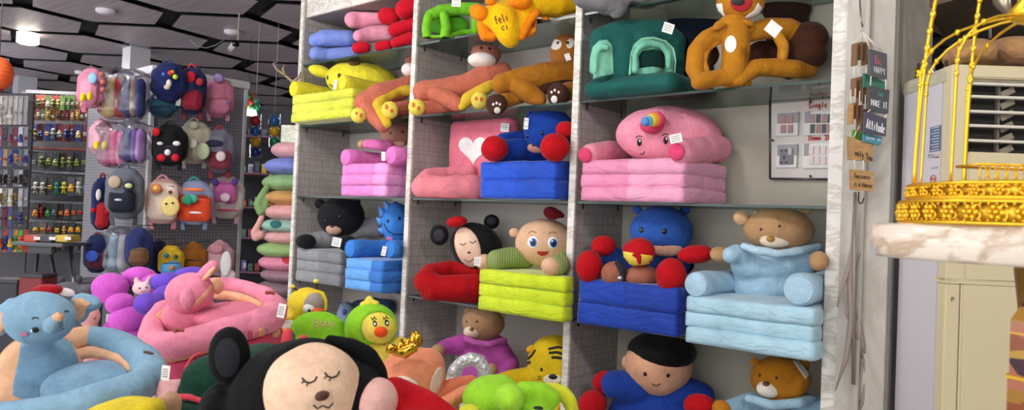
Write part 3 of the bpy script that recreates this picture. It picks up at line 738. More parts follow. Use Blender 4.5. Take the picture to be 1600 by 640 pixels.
# --- golden brown seat with paws
gb, db = plush('#a86c1e', .5), plush('#43291f', .4)
o = thing('armed_plush_chair', 'golden brown plush seat with dark brown paw soles, right half of the middle bay', 'plush seat', place(840,155,2.85,HS[2]), 'long armed plush seats on the second shelf')
Z = ZY(830, 130, 2.84)
bar('arm', o, Z, [(785,131,17,-.04),(812,126,20,-.02),(850,119,22,.02),(895,113,20,.07)], gb)
bar('arm', o, Z, [(808,134,16,-.05),(828,146,16,-.06),(843,155,12,-.06)], gb)
bar('arm_lining', o, Z-.02, [(842,150,9,-.02),(852,136,8,.0),(880,126,8,.04),(898,124,7,.07)], db, label='dark brown cloth lining')
bar('leg', o, Z, [(786,158,13,-.06),(806,153,11,-.02),(822,152,8,.0)], gb)
bar('leg', o, Z, [(880,145,15,-.04),(892,141,15,.0),(900,140,12,.04)], gb)
pw = plain('#e6ded6', .8)
foot(o, 776, 163, 17, Z-.12, db, [(1,9,5,5),(-5,0,1.8,2.3),(0,-2,1.8,2.3),(5,0,1.8,2.3)], pw)
foot(o, 872, 147, 18, Z-.12, db, [(-6,8,5,6),(-10,-3,1.8,2.3),(-5,-6,1.8,2.3),(1,-3,1.8,2.3)], pw)
hh, T = head(o, 884, 84, 25, 32, ZY(880,85,3.03), plush('#a4672a',.3), name='head')
patch('eye_patch', hh, oval(869,70,9,8,-20), pw, hh, T); patch('eye_patch', hh, oval(891,68,6,8,20), pw, hh, T)
dome('eye', hh, 872, 67, 3, 3, m_ink, T); dome('eye', hh, 887, 67, 3, 3, m_ink, T)
tag(o, 887, 89, 8, 11, ZY(887,89,2.86), -20)
# --- pink seat with square back
po = plush('#e88794', .35)
o = thing('plush_chair', 'coral pink plush seat with a flat square back on the middle shelf', 'plush seat', place(720,310,2.9,HS[3]))
Z = ZY(700, 290, 2.80)
p0 = WY(703, 230, 3.02); p1 = WY(800, 230, 3.02); zt = WY(703,190,3.02).z
bk_ = link('backrest', slabmesh(p0.x, p1.x, 3.0, 3.09, HS[3]+.05, zt, .035, .012, 5), plush('#dc7488',.35), o)
T = surf(bk_)
hp = [(740+23*math.sin(t)**3, 232-1.5*(13*math.cos(t)-5*math.cos(2*t)-2*math.cos(3*t)-math.cos(4*t))) for t in [2*PI*i/30 for i in range(30)]]
patch('heart', bk_, hp, plush('#f2e7e6',.2), bk_, T, label='white heart patch')
b = Blob(Z).c([(735,268,11,.12),(700,272,12,.1),(670,276,14,.03),(662,290,18,-.02)]).c([(662,292,20,-.02),(700,294,20,-.04),(740,292,20,-.02)]).c([(664,298,16,-.02),(740,300,16,-.02)])
b.done('armrest', po, o, .009, squash=HS[3]+.001)
tag(o, 789, 199, 13, 13, ZY(790,199,2.97), 5, 3)
# --- royal blue sofa with red mittened plush
rb, rd = plush('#1a429f', .4), plush('#b40f1a', .4)
o, g = sofa('royal blue folding sofa with red mitten cushions, middle shelf of the middle bay', 750, 868, 2.72, HS[3], 254, 2, .42, '#1f50c4', '#1a48b4', 806, [], rb, seed=6)
Z = ZY(860, 210, 2.98)
bar('arm', o, ZY(800,235,2.9), [(786,236,20,-.06),(820,233,17,.02),(850,240,16,.06)], rb)
bar('arm', o, ZY(800,215,2.95), [(784,217,9,.0),(806,214,10,.03),(840,213,10,.04)], rb)
h, T = head(o, 858, 204, 40, 37, Z, rb, ears=[(832,178,9,rb,8,0)], muzzle=(838,231,15,9,plush('#c48c7c')), nose=(834,226,3.5,2.8,m_ink), eyes=[(824,213),(847,208)], eye_r=3)
for a in ((773,232,22,21,2.72),(867,230,24,23,2.72),(884,203,17,14,2.80)):
    Blob(ZY(a[0],a[1],a[4])).e(a[0],a[1],a[2],a[3]).done('mitten', rd, o, .009)
tag(o, 822, 193, 7, 18, ZY(822,193,2.82), 5)
# --- red seat with black plush head
o = thing('plush_chair', 'red plush ring seat with a black and cream bear head beside the lime sofa', 'plush seat', place(710,465,2.9,HS[4]))
Z = ZY(700, 440, 2.80); re_ = plush('#ae0f18', .4)
Blob(Z).c([(745,424,14,.12),(705,420,14,.12),(672,426,15,.04),(666,440,20,-.02),(680,450,20,-.04),(742,448,21,-.04)]).c([(670,456,14,-.02),(742,458,16,-.03)]).done('armrest', re_, o, .009, squash=HS[4]+.001)
h, T = head(o, 744, 385, 42, 37, ZY(740,385,2.98), bk, ears=[(686,367,15,bk,17,-.02),(768,346,13,bk,12,.03)], tilt=25)
for e__ in [x for x in h.children if x.name.startswith('ear')][:2]:
    T_ = surf(e__); q_ = ((686,367,8,9) if e__.name == [x for x in h.children if x.name.startswith('ear')][0].name else (768,345,7,6)); patch('ear_lining', e__, oval(*q_), plush('#3a3a40',.3), e__, T_)
T = surf(h)
cf = patch('face_patch', h, oval(731,386,19,32,-18), plush('#ecc7b0',.2), h, T)
for p in ((724,380),(739,377)): stitch('closed_eye', h, [[(p[0]-5,p[1]),(p[0],p[1]+3),(p[0]+5,p[1]-1)]], .9, m_ink, h, T)
dome('nose', h, 733, 394, 3.5, 2.6, plain('#7a4a3c',.4), T); stitch('mouth', h, [[(726,405),(733,409),(740,404)]], .8, m_ink, h, T)
Blob(ZY(716,346,2.86)).e(714,346,17,9,tilt=-12).done('headband', plush('#b8141e',.4), h, .007, label='red headband roll')
tag(o, 687, 371, 13, 14, ZY(687,371,2.92), 4, 3)
# --- lime sofa with baby doll
o, g = sofa('fluorescent lime folding sofa with a round faced baby doll, middle bay', 747, 882, 2.68, HS[4], 421, 3, .42, '#cfe22c', '#c6da22', 812, [], None, seed=8)
Z = ZY(850, 380, 2.95); sk = plush('#dcb292', .2)
def stripes():
    m, nt, b = base('striped_cloth'); L = nt.links.new
    g = N(nt, 'ShaderNodeNewGeometry'); wv = N(nt, 'ShaderNodeTexWave', Scale=26.0); wv.bands_direction = 'X'; mp = N(nt, 'ShaderNodeMapping'); mp.vector_type = 'POINT'; mp.inputs['Rotation'].default_value = (0,0,-YAW); L(g.outputs['Position'], mp.inputs[0]); L(mp.outputs[0], wv.inputs[0])
    r = N(nt, 'ShaderNodeValToRGB'); r.color_ramp.interpolation = 'CONSTANT'; e = r.color_ramp.elements; L(wv.outputs[0], r.inputs[0])
    e[0].color = lin('#2f6a5a'); e[1].position = .35; e[1].color = lin('#d8d860'); x = e.new(.75); x.color = lin('#6f8a50')
    L(r.outputs[0], b.inputs['Base Color']); b.inputs['Roughness'].default_value = .8; return m
m_str = stripes()
h, T = head(o, 852, 379, 48, 38, Z, sk, ears=[(803,363,8,sk,8,-.02)])
for ex, ey in ((833,378),(864,379)):
    patch('eye_white', h, oval(ex,ey,8,9), plain('#f2f2f2',.4), h, T, label='round white eye')
    patch('iris', h, oval(ex+.5,ey+.5,5.5,6.5), plain('#1f4fb0',.3), h, T, off=.0045)
    patch('pupil', h, oval(ex+.5,ey+1,3,3.5), m_ink, h, T, off=.0065)
    patch('glint', h, oval(ex-1.5,ey-2.5,1.3,1.5), plain('#ffffff',.3), h, T, off=.0085)
    stitch('eyebrow', h, [[(ex-7,ey-14),(ex-2,ey-17),(ex+5,ey-15)]], .8, plain('#a87850',.8), h, T)
patch('mouth', h, oval(848,392,9,7,0,14,0,180), plain('#a8281c',.6), h, T)
Blob(ZY(864,335,2.9)).e(862,333,14,10,tilt=10).e(874,334,10,6,tilt=30).done('hair_tuft', plush('#6e1420',.4), h, .007)
bar('sleeve', o, ZY(800,405,2.84), [(776,406,17,-.06),(800,402,17,-.02),(822,404,16,.03)], m_str)
Blob(ZY(755,408,2.74)).e(758,409,15,13).done('hand', sk, o, .008)
bar('sleeve', o, ZY(885,412,2.76), [(870,415,17,.0),(884,410,18,.05)], m_str)
Blob(ZY(861,417,2.70)).e(861,416,16,15).done('hand', sk, o, .008)
tag(o, 746, 408, 10, 14, ZY(746,408,2.64), 5, 3)
# --- teddy in magenta dress, bottom
mg = plush('#b04ea0', .5); tb = plush('#b08a68', .3); crm = plush('#e8d6bc', .2)
o = thing('teddy_bear', 'tan teddy bear in a magenta jacket sitting under the lime sofa', 'teddy bear', place(750,580,2.95,HS[5]))
Z = ZY(750, 560, 2.92)
h, T = head(o, 755, 504, 34, 28, Z, tb, ears=[(733,487,9,tb,8,0),(783,491,8,plush('#cbb08c'),9,.0)], muzzle=(738,518,14,9.5,crm), nose=(737,514,3.5,3,plain('#7a5428',.3)), eyes=[(729,502),(745,502)], eye_r=1.8)
Blob(Z).e(755,585,48,52,ry=.13).c([(735,535,18),(700,540,13,-.04),(686,545,10,-.08)]).c([(775,540,18),(795,570,17,-.06),(790,592,15,-.1)]).done('jacket', mg, o, .01)
Blob(Z).c([(728,529,5,-.10),(742,535,6,-.13),(765,538,6,-.13),(788,532,5,-.09)]).done('collar', plush('#b85aa8',.3), o, .008)
bar('leg', o, Z, [(730,610,26,-.05),(715,640,24,-.15)], mg); bar('leg', o, Z, [(785,615,26,-.05),(800,645,24,-.15)], mg)
Blob(Z-.1).e(684,546,11,9).done('paw', tb, o, .007); Blob(Z-.17).e(768,577,9,11).done('paw', tb, o, .007)
# --- yellow tiger
ty = plush('#d8b81c', .4)
o = thing('tiger_plush_chair', 'mustard yellow tiger seat with black forehead stripes in the lowest middle bay', 'plush seat', place(850,600,2.9,HS[5]))
Z = ZY(860, 575, 2.86)
h, T = head(o, 868, 572, 44, 50, Z, ty, ears=[(830,545,9,plush('#dfa51c'),7,-.02,-30)], tilt=-18)
T = surf(h)
for pts in ([(857,545),(872,542),(884,545)],[(858,551),(870,550),(883,554)],[(862,558),(870,558),(882,560)],[(826,560),(832,554),(837,546)],[(823,568),(829,565)]):
    stitch('stripe', h, [pts], 2.2, m_ink, h, T)
patch('snout', h, oval(863,592,14,8), plush('#efe2c8',.2), h, T)
dome('nose', h, 864, 588, 7.5, 4.5, m_ink, T); dome('eye', h, 846, 577, 2.5, 3, m_ink, T); dome('eye', h, 882, 585, 2.5, 3, m_ink, T)
stitch('whisker', h, [[(840,587),(846,588)],[(840,592),(846,591)]], .5, m_ink, h, T)
bar('arm', o, Z, [(838,588,18,.02),(800,592,15,-.03),(770,600,13,-.08)], ty)
Blob(Z).e(868,640,46,45,ry=.15).done('body', ty, o, .01)
# --- silver and blue tubes etc at bottom of bay one
o = thing('plush_chair', 'powder blue plush seat with a navy eye spot at the foot of the left bay', 'plush seat', place(545,500,2.95,HS[5]))
Z = ZY(542, 490, 2.95)
b = Blob(Z).e(541,492,15,22,ry=.06).e(545,530,34,30,ry=.12).done('body', plush('#7d93ad',.3), o, .009)
dome('eye', b, 538, 487, 4, 4.5, plain('#1f2f78',.3), surf(b), h=.4)
bar('armrest', o, Z, [(560,480,12,.04),(585,478,14,.06),(605,480,13,.06)], plush('#38506e',.3))
# ================================================================ bay three
# --- grey plush draped on the top shelf
o = thing('grey_plush_chair', 'slate grey plush seat slumped over the top shelf edge at right', 'plush seat', place(985,10,2.85,HS[1]))
Z = ZY(970, 5, 2.76)
Blob(Z).c([(915,-8,22),(945,-4,24,-.02),(965,14,14,-.03),(962,22,9,-.03)]).c([(950,2,22,-.01),(995,0,20,.03),(1012,2,14,.05)]).c([(1000,-6,18,.02),(1040,-8,14,.05),(1080,-12,10,.08)]).done('body', plush('#77767a',.6), o, .01)
# --- dark green seat
dk, mn = plush('#1f5a54', .35), plush('#7fc8ac', .4)
o = thing('plush_chair', 'dark green block shaped plush seat with two mint lined arm openings', 'plush seat', place(995,150,2.9,HS[2]))
Z = ZY(990, 100, 2.86)
xa, xb = WY(922,120,2.80).x, WY(1062,120,2.80).x
zz = WY(922,120,2.80).z
link('base', slabmesh(xa, xb, 2.745, 3.16, HS[2]+.002, HS[2]+.085, .035, .01, 3), dk, o)
fb = Blob(Z).c([(940,62,20,.0),(975,54,24,.02),(1030,54,24,.04),(1052,66,20,.06)]).c([(940,66,19,0),(940,112,19,-.02)]).c([(975,70,22,0),(975,112,22,-.02)]).c([(1010,70,24,.0),(1012,112,22,-.01)]).c([(1050,76,20,.06),(1050,116,20,.04)]).e(995,90,55,40,ry=.09,dy=.05).done('body', dk, o, .01)
T = surf(fb)
patch('opening', fb, [(922,124),(923,92),(927,74),(936,64),(948,62),(956,70),(958,90),(959,115),(940,119)], mn, fb, T, off=.004, step=4)
patch('opening', fb, [(984,116),(985,88),(989,72),(1000,62),(1020,60),(1038,64),(1050,74),(1055,92),(1054,114),(1020,115)], mn, fb, T, off=.004, step=4)
patch('hollow_shade', fb, [(999,107),(998,88),(1004,80),(1020,77),(1034,81),(1037,92),(1036,106),(1018,104)], plush('#10332f',.3), fb, T, off=.008, step=4)  # dark patch painted in for the shade inside the right opening
bar('piping', o, Z-.10, [(984,116,1.5,.0),(985,88,1.5,-.0),(990,70,1.5,-.0),(1002,61,1.5,-.0),(1022,59,1.5,.01),(1040,64,1.5,.02),(1052,76,1.5,.03),(1056,96,1.5,.03),(1054,114,1.5,.03)], plush('#9adcc0',.2), .004)
for a in (((992,84,5,-.0),(1000,72,5,0),(1016,68,5,.01),(1034,71,5,.01),(1044,84,5,.02),(1045,104,5,.02)), ((992,84,5,0),(992,110,5,-.01)), ((930,112,5,0),(930,86,5,0),(938,72,5,0),(948,74,5,0))):
    bar('padding_roll', o, Z-.09, list(a), mn, .006)
tag(o, 1044, 44, 17, 16, ZY(1044,44,2.72), 18, 3)
o2 = thing('dark_cushion', 'navy black cushion squashed behind the dark green seat', 'cushion', place(1060,50,3.08,HS[2]+.0))
Blob(ZY(1060,50,3.1)).e(1075,58,42,42,ry=.06).e(1100,32,30,20,ry=.05).e(1085,110,30,30,ry=.06).done('body', plush('#141d2c',.3), o2, .01)
# --- golden brown lion seat
gl, dl = plush('#b97a1e', .5), plush('#4a2c20', .4)
o = thing('lion_plush_chair', 'golden brown plush seat with arm loops and a white oval chest patch', 'plush seat', place(1160,130,2.85,HS[2]))
Z = ZY(1150, 90, 2.84)
body = Blob(Z-.02).c([(1147,42,24),(1150,75,22,-.01),(1146,112,20,-.03)]).c([(1125,44,12),(1170,44,12)]).e(1150,130,26,10).done('body', gl, o, .009)
bar('arm', o, Z, [(1130,50,15),(1106,60,15,-.01),(1088,82,15,-.02),(1085,108,14,-.04),(1092,124,12,-.06)], gl)
bar('arm_lining', o, Z-.03, [(1122,62,8,.02),(1102,74,9,.01),(1096,98,9,.0),(1102,110,8,-.01)], plush('#c8882a',.5), .008)
bar('leg', o, Z, [(1092,127,14,-.08),(1120,122,14,-.06),(1146,118,14,-.04)], gl)
bar('leg', o, Z, [(1155,122,14,-.06),(1180,106,14,-.04),(1210,105,15,-.02),(1240,108,15,.0),(1264,108,14,.04)], gl)
bar('arm', o, Z, [(1170,52,15),(1200,44,17,.02),(1232,45,17,.05),(1250,56,17,.06)], gl)
bar('arm_lining', o, Z-.02, [(1216,58,9,.02),(1224,72,9,.01),(1222,90,9,.0)], plush('#c8882a',.5), .008)
Blob(Z+.05).e(1262,62,30,27,ry=.1).e(1260,88,30,22,ry=.1).done('arm_end', dl, o, .009, label='dark brown end of the arm loop')
Blob(Z+.14).e(1192,86,28,24,ry=.03).done('seat_back', dl, o, .009)
Blob(Z+.1).e(1108,86,16,20,ry=.03).done('seat_back', dl, o, .009)
T = surf(body)
pt = patch('chest_patch', body, oval(1142,69,9,13.5,5), plain('#efe8e0',.7), body, T, label='white oval patch with printing')
stitch('printing', body, strokes('LOVE', 1136.5, 63, 2.3, 4, .3)+strokes('YOU', 1137.5, 71, 2.3, 4, .3), .35, m_ink, body, T)
h, T = head(o, 1157, 4, 38, 28, Z-.03, gl, name='head')
T = surf(h)
patch('muzzle_patch', h, oval(1158,3,17,15,0), plain('#b3202c',.7), h, T, label='red muzzle')
patch('whisker_patch', h, [(1120,6),(1129,5),(1131,18),(1137,30),(1128,27),(1121,17)], m_white, h, T)
patch('whisker_patch', h, [(1184,4),(1178,16),(1160,29),(1170,31),(1184,24),(1190,12)], m_white, h, T)
patch('nose', h, oval(1153,3,10,5,0), m_ink, h, T, off=.006)
Blob(Z-.07).e(1124,42,12,5,tilt=-25).done('collar_flap', gl, o, .006); Blob(Z-.07).e(1168,36,12,5,tilt=20).done('collar_flap', gl, o, .006)
tag(o, 1208, 45, 22, 20, ZY(1208,45,2.66), 38, 0, label='blank white price tag')
bmx = thing('dark_cushion', 'dark brown cushion at the top right corner behind the lion seat', 'cushion', place(1225,20,3.1,HS[2]))
Blob(ZY(1225,20,3.12)).e(1228,12,40,30,ry=.05).e(1235,70,40,55,ry=.05).done('body', plush('#33231f',.3), bmx, .01)
# --- pink unicorn sofa
pu = plush('#e995ab', .35); dp = plush('#d4456e', .3)
o, g = sofa('large pink folding sofa with a sleepy horned unicorn back, right bay middle shelf', 908, 1068, 2.72, HS[3], 252, 3, .42, '#dc8aac', '#e29cba', 982, [], pu, seed=11)
Z = ZY(1045, 210, 2.98)
h, T = head(o, 1045, 212, 84, 46, Z, pu, depth=.12, ears=[(983,191,7,pu,5,-.03,-20),(1069,181,9,pu,5,-.08)], vox=.01)
T = surf(h)
for ex, ey in ((999,222),(1040,219)):
    patch('eye', h, oval(ex,ey,3.6,6), m_ink, h, T, step=1.5); patch('glint', h, oval(ex+1,ey-2.5,1.3,1.8), plain('#ffffff',.3), h, T, off=.005, step=1)
    stitch('eyelash', h, [[(ex-6,ey-7),(ex-2,ey-10),(ex+4,ey-9)]], .7, m_ink, h, T)
stitch('mouth', h, [[(1000,239),(1004,241),(1007,236)]], .7, m_ink, h, T)
Blob(ZY(1020,195,2.81)).e(1019,195,20,14).e(1030,186,11,10).done('mane', dp, h, .008)
hc0, hc1 = W(1026,186,ZY(1020,190,2.74)), W(1004,191,ZY(1005,190,2.66))
for i, cc in enumerate(('#e6506a','#e8a03c','#f0dc4a','#6ab4dc','#5a8fd0')):
    t = i/5; p = hc0.lerp(hc1, t); bm = bmesh.new(); ball(bm, p, .034*(1-t*.55), None, 14)
    link('horn_ring', bm, plush(cc,.2), h)
def capped(par, pts, ytop, r0, mat, endmat):
    a = bar('armrest', par, ZY(pts[0][0], pts[0][1], 2.72), pts, mat)
    return a
ar = bar('armrest', o, ZY(920,240,2.76), [(924,240,17,-.02),(950,238,18,.1),(975,237,17,.22)], pu)
dome('arm_end', ar, 914, 242, 12, 12, dp, surf(ar), h=.35, label='dark pink round arm end')
ar = bar('armrest', o, ZY(1062,236,2.76), [(1066,237,21,-.03),(1100,234,22,.12),(1122,232,21,.24)], pu)
dome('arm_end', ar, 1057, 237, 14, 14, dp, surf(ar), h=.35, label='dark pink round arm end')
tag(o, 1056, 216, 19, 14, ZY(1056,218,2.64), -12, 3)
# --- blue base seat with red mittens
o, g = sofa('royal blue folding seat crowded with red mittens, left on the lower right shelf', 903, 1060, 2.72, HS[4], 436, 2, .42, '#1c41a8', '#1b3c9c', None, [], rb, seed=12)
Z = ZY(1033, 360, 2.98)
h, T = head(o, 1033, 361, 50, 41, Z, plush('#2f58a8',.35), ears=[(996,328,9,plush('#2f58a8',.35),8,.02),(1070,328,9,plush('#2f58a8',.35),8,.02)], muzzle=(1040,389,26,12,plush('#c89884')), nose=(1036,381,5,3.6,m_ink), eyes=[(1002,359),(1038,361)], eye_r=4)
bar('arm', o, ZY(960,410,2.95), [(952,398,17,.04),(985,412,16,.06),(1030,420,20,.06),(1075,410,18,.08)], plush('#2a4f9c',.35))
for a in ((921,416,22,26,2.74),(943,384,20,17,2.86),(1048,430,24,28,2.76),(1086,397,29,15,2.84)):
    Blob(ZY(a[0],a[1],a[4])).e(a[0],a[1],a[2],a[3],tilt=(-8 if a[2]>26 else 0)).done('mitten', rd, o, .009)
bp = plush('#a06450',.35)
Blob(ZY(961,427,2.76)).e(960,427,22,20).done('foot', bp, o, .008); Blob(ZY(1004,432,2.8)).e(1004,432,29,18).done('foot', bp, o, .008)
bar('strap', o, ZY(972,425,2.74), [(966,412,7,.02),(974,424,6,-.02),(974,438,5,.0)], plush('#2a2a34'), .007)
bm = bmesh.new(); ball(bm, W(969,434,ZY(969,434,2.66)), .012); link('snap_button', bm, plain('#cccccc',.2,1), o)
ch = thing('plush_ball', 'small red plush bird with a yellow belly held by the mittened seat', 'plush toy', place(998,400,2.78,HS[4]+.2))
b = Blob(ZY(998,395,2.76)).e(999,394,25,24).e(984,388,12,10).done('body', plush('#b3141c',.4), ch, .007)
T = surf(b); patch('belly', b, [(974,392),(996,396),(1019,399),(1018,410),(1006,413),(990,414),(976,408)], plain('#e8d24a',.8), b, T)
bar('beak', b, ZY(998,400,2.66), [(990,398,2.5),(998,400,4),(999,410,3)], rd, .005)
# --- pale blue teddy sofa
lb = plush('#a8c8dc', .45); tan = plush('#b08a62', .3)
o, g = sofa('pale blue folding sofa with a tan teddy bear backrest, lower right shelf', 1070, 1272, 2.66, HS[4], 462, 3, .46, '#a4c8d8', '#aacedd', 1180, [(1089,444,20),(1249,452,25)], lb, seed=13)
Z = ZY(1200, 420, 2.98)
Blob(Z).c([(1165,412,24,.0),(1205,408,30,.0),(1248,412,26,.0)]).e(1200,445,60,36,ry=.09,dy=.04).c([(1170,402,16,-.02),(1150,396,15,-.05),(1140,398,13,-.08)]).c([(1245,402,18,-.02),(1272,398,15,-.03)]).done('jacket', lb, o, .01)
Blob(Z).c([(1162,384,6,-.09),(1182,391,7,-.13),(1215,396,7,-.15),(1252,391,7,-.12),(1280,384,5,-.07)]).done('collar', plush('#b6d2e2',.4), o, .008)
h, T = head(o, 1216, 358, 55, 35, Z-.04, tan, ears=[(1158,340,13,plush('#c8a47c'),12,.0),(1256,329,13,plush('#c8a47c'),8,.0)], muzzle=(1211,376,25,12,plush('#e2d2b8',.2)), nose=(1204,373,6.5,5,plain('#a0702c',.3)), eyes=[(1189,358),(1218,353)], eye_r=2.2)
patch('ear_tab', h, [(1171,324),(1180,322),(1186,325),(1182,333),(1170,336)], plush('#d8ccb8',.2), h, T)
Blob(ZY(1124,397,2.80)).e(1124,397,16,13).done('paw', tan, o, .008); Blob(ZY(1282,410,2.76)).e(1280,408,15,16).done('paw', tan, o, .008)
# --- lowest shelf: doll and brown bear
o = thing('doll_plush_chair', 'tan faced doll seat with black hair, blue body and red mittens at the bottom', 'plush seat', place(1020,630,2.95,HS[5]))
Z = ZY(1020, 570, 2.92)
h, T = head(o, 1029, 570, 53, 46, Z, plush('#d8a284',.2), ears=[(978,566,7,plush('#d8a284',.2),12,.03),(1072,572,11,plush('#d8a284',.2),14,-.02)])
hr = Blob(Z+.02).e(1034,548,53,31,ry=.165).done('hair', plush('#121214',.3), h, .009)
dome('eye', h, 1008, 584, 3, 3.6, m_ink, T); dome('eye', h, 1044, 586, 3, 3.6, m_ink, T); stitch('mouth', h, [[(1019,599),(1025,602),(1032,599)]], .8, m_ink, h, T)
Blob(Z).e(1025,660,78,70,ry=.15,dy=.06).c([(990,605,26,.0),(960,600,22,-.02)]).c([(1060,610,28,0),(1095,618,22,-.02)]).done('body', plush('#1f3f98',.4), o, .01)
for a in ((945,598,20,20,2.86),(926,632,23,24,2.76),(1093,634,26,20,2.76)):
    Blob(ZY(a[0],a[1],a[4])).e(a[0],a[1],a[2],a[3]).done('mitten', rd, o, .009)
obr = plush('#b4741c', .3)
o = thing('teddy_bear', 'ginger brown teddy bear in a light blue jacket, bottom right shelf corner', 'teddy bear', place(1215,640,2.95,HS[5]))
Z = ZY(1215, 600, 2.92)
h, T = head(o, 1219, 591, 47, 36, Z, obr, ears=[(1180,566,9,obr,8,.0),(1256,570,10,obr,11,.0)], muzzle=(1201,607,19,14,plush('#ece2d4',.2)), nose=(1197,599,5.5,4.2,plain('#6a3c1c',.3)), eyes=[(1187,586),(1213,590)], eye_r=2.2)
patch('ear_tab', h, [(1238,563),(1250,563),(1264,584),(1258,592)], plush('#e0d4c4',.2), h, surf(h))
Blob(Z).e(1215,680,58,64,ry=.15,dy=.05).c([(1175,632,20,0),(1140,640,16,-.06)]).c([(1255,632,20,0),(1285,640,18,-.04)]).done('jacket', plush('#8fb4cc',.4), o, .01)
Blob(Z).c([(1170,622,8,-.1),(1205,632,8,-.12),(1245,630,8,-.1),(1270,622,7,-.06)]).done('collar', plush('#9ec0d4',.4), o, .008)
Blob(Z-.12).e(1127,638,15,14).done('paw', obr, o, .008)
# ================================================================ the display table and its heap of plush
TT = .80
bm = bmesh.new()
tab = thing('display_table', 'low white display table buried under the heap of plush chairs', 'table', (-2.2, 1.3, 0))
bm = bmesh.new(); box(bm, (-3.75, .30, TT-.04), (-.95, 2.12, TT), .005); link('tabletop', bm, plain('#d8d4ce', .4), tab, False)
for x in (-3.68, -1.02):
    for y in (.37, 2.05):
        bm = bmesh.new(); box(bm, (x-.03, y-.03, 0), (x+.03, y+.03, TT-.041), .003); link('leg', bm, plain('#bdb9b2', .4), tab, False)
def on_table(px, Z): p = W(px, 500, Z); return Vector((p.x, p.y, TT))
peach = plush('#e8b48e', .4)
# --- elephant
eb = plush('#86abc4', .45)
Z = 1.9
o = thing('elephant_plush_chair', 'light blue elephant plush ring chair with peach ears at the lower left', 'plush chair', on_table(110, Z))
body = Blob(Z).e(62, 585, 62, 66, ry=.10, dy=.02).e(62, 625, 66, 40, ry=.12, dy=-.02).done('body', peach, o, .009)
T = surf(body)
patch('belly_patch', body, [(33,538),(60,532),(103,524),(115,545),(121,562),(118,590),(104,606),(80,621),(45,628),(20,618),(22,596),(29,566)], plush('#7a9fba', .4), body, T, step=4)
R_ = Blob(Z).c([(139,524,17,.10),(172,531,20,.10),(205,546,22,.08),(228,566,24,.02),(237,586,26,-.06),(222,602,26,-.12),(188,614,25,-.18),(150,622,24,-.22),(110,632,23,-.24),(60,642,22,-.26),(0,650,22,-.26),(-40,640,22,-.2)])
R_.e(150,675,110,44,ry=.24,dy=-.04).done('ring_cushion', eb, o, .009, squash=TT+.001)
bar('ring_sleeve', o, Z, [(104,536,19,.06),(122,526,18,.08),(138,525,18,.10)], peach)
bar('lining', o, Z-.005, [(112,556,11,.05),(140,549,10,.08),(168,552,10,.08),(190,562,9,.05),(206,576,8,.0)], peach, .007, 'peach lining along the inner edge')
Blob(Z-.0).e(150,600,72,34,ry=.15).done('seat', plush('#7fa4be',.5), o, .009)
h, T = head(o, 62, 496, 53, 42, Z-.10, eb, extra=lambda b: b.c([(80,508,14,-.10),(88,500,11,-.14),(91,494,8.5,-.16)]))
T = surf(h)
def ear(par, Z, pts, mat, inner, inmat, dep=.03):
    q = Blob(Z).c(pts) ; e_ = q.done('ear', mat, par, .007, 5)
    patch('ear_lining', e_, inner, inmat, e_, surf(e_)); return e_
e1 = Blob(Z-.03).e(14,490,18,29,ry=.022,tilt=14).e(0,500,18,30,ry=.02,tilt=18).done('ear', eb, h, .007)
patch('ear_lining', e1, [(0,492),(12,481),(16,488),(12,504),(4,517),(-4,520),(-6,500)], peach, e1, surf(e1))
e2 = Blob(Z-.03).e(134,471,24,13,ry=.022,tilt=14).e(123,486,15,20,ry=.02).done('ear', eb, h, .007)
patch('ear_lining', e2, [(116,466),(130,466),(142,474),(135,482),(131,494),(122,501),(114,494)], peach, e2, surf(e2))
patch('trunk_tip', h, oval(91,494,8,6.5), peach, h, T, step=2)
dome('eye', h, 55, 515, 5.2, 5, m_ink, T, h=.5); patch('glint', h, oval(53,512.5,1.5,1.5,0,8), plain('#ffffff',.3), h, T, off=.014, step=1)
patch('cheek', h, oval(38,521,6.5,3.2), plain('#c27a9c',.8), h, T)
stitch('eyebrow', h, [[(50,498),(54,495),(60,497)]], .9, m_ink, h, T); stitch('eyebrow', h, [[(100,487),(103,485),(107,487)]], .9, m_ink, h, T)
stitch('trunk_stitches', h, [[(91,506),(97,503)],[(92,511),(99,507)],[(93,516),(99,512)]], .6, m_ink, h, T)
tag(o, 259, 582, 13, 23, Z-.15, 6, 4)
tag(o, 0, 0, 1, 1, Z) if False else None
bm = bmesh.new(); tube(bm, [W(226,549,Z-.02), W(232,550,Z-.03), W(239,553,Z-.03)], .004, 6); link('toggle', bm, plain('#5a3322',.4), o)
# --- yellow cushion at the front edge
yc = thing('yellow_cushion', 'plain yellow cushion at the bottom edge below the elephant', 'cushion', on_table(200, 1.55))
Blob(1.55).e(195,646,58,22,ry=.1).e(230,642,22,18,ry=.06).e(195,720,60,80,ry=.09).done('cover', plush('#e6cf2c',.5), yc, .009, squash=TT+.001)
# --- watermelon chair
wd, wc = plush('#143a2c', .4), plush('#d84a56', .4)
Z = 1.86
o = thing('watermelon_plush_chair', 'dark green plush chair with coral red edges behind the black headed plush', 'plush chair', on_table(345, Z))
Blob(Z).e(338,588,50,36,ry=.10).e(400,562,46,24,ry=.12,dy=.06).e(330,650,70,70,ry=.14).done('body', wd, o, .009, squash=TT+.001)
bar('rim', o, Z, [(316,549,3,-.02),(300,558,4,-.02),(291,572,4.5,-.03),(287,592,5,-.03),(290,608,5,-.04),(298,616,4,-.05)], wc, .006)
bar('lower_rim', o, Z-.12, [(276,620,6),(295,620,7),(318,627,7),(336,634,6)], wc, .006)
bar('base', o, Z-.13, [(270,640,14),(300,645,16),(330,650,16)], wd)
bar('handle', o, Z+.22, [(449,540,10),(449,522,9),(450,518,8)], wc, .007, 'coral handle'); bar('handle_side', o, Z+.23, [(457,540,6),(457,524,6),(455,519,5)], plush('#2a6a58',.3), .007)
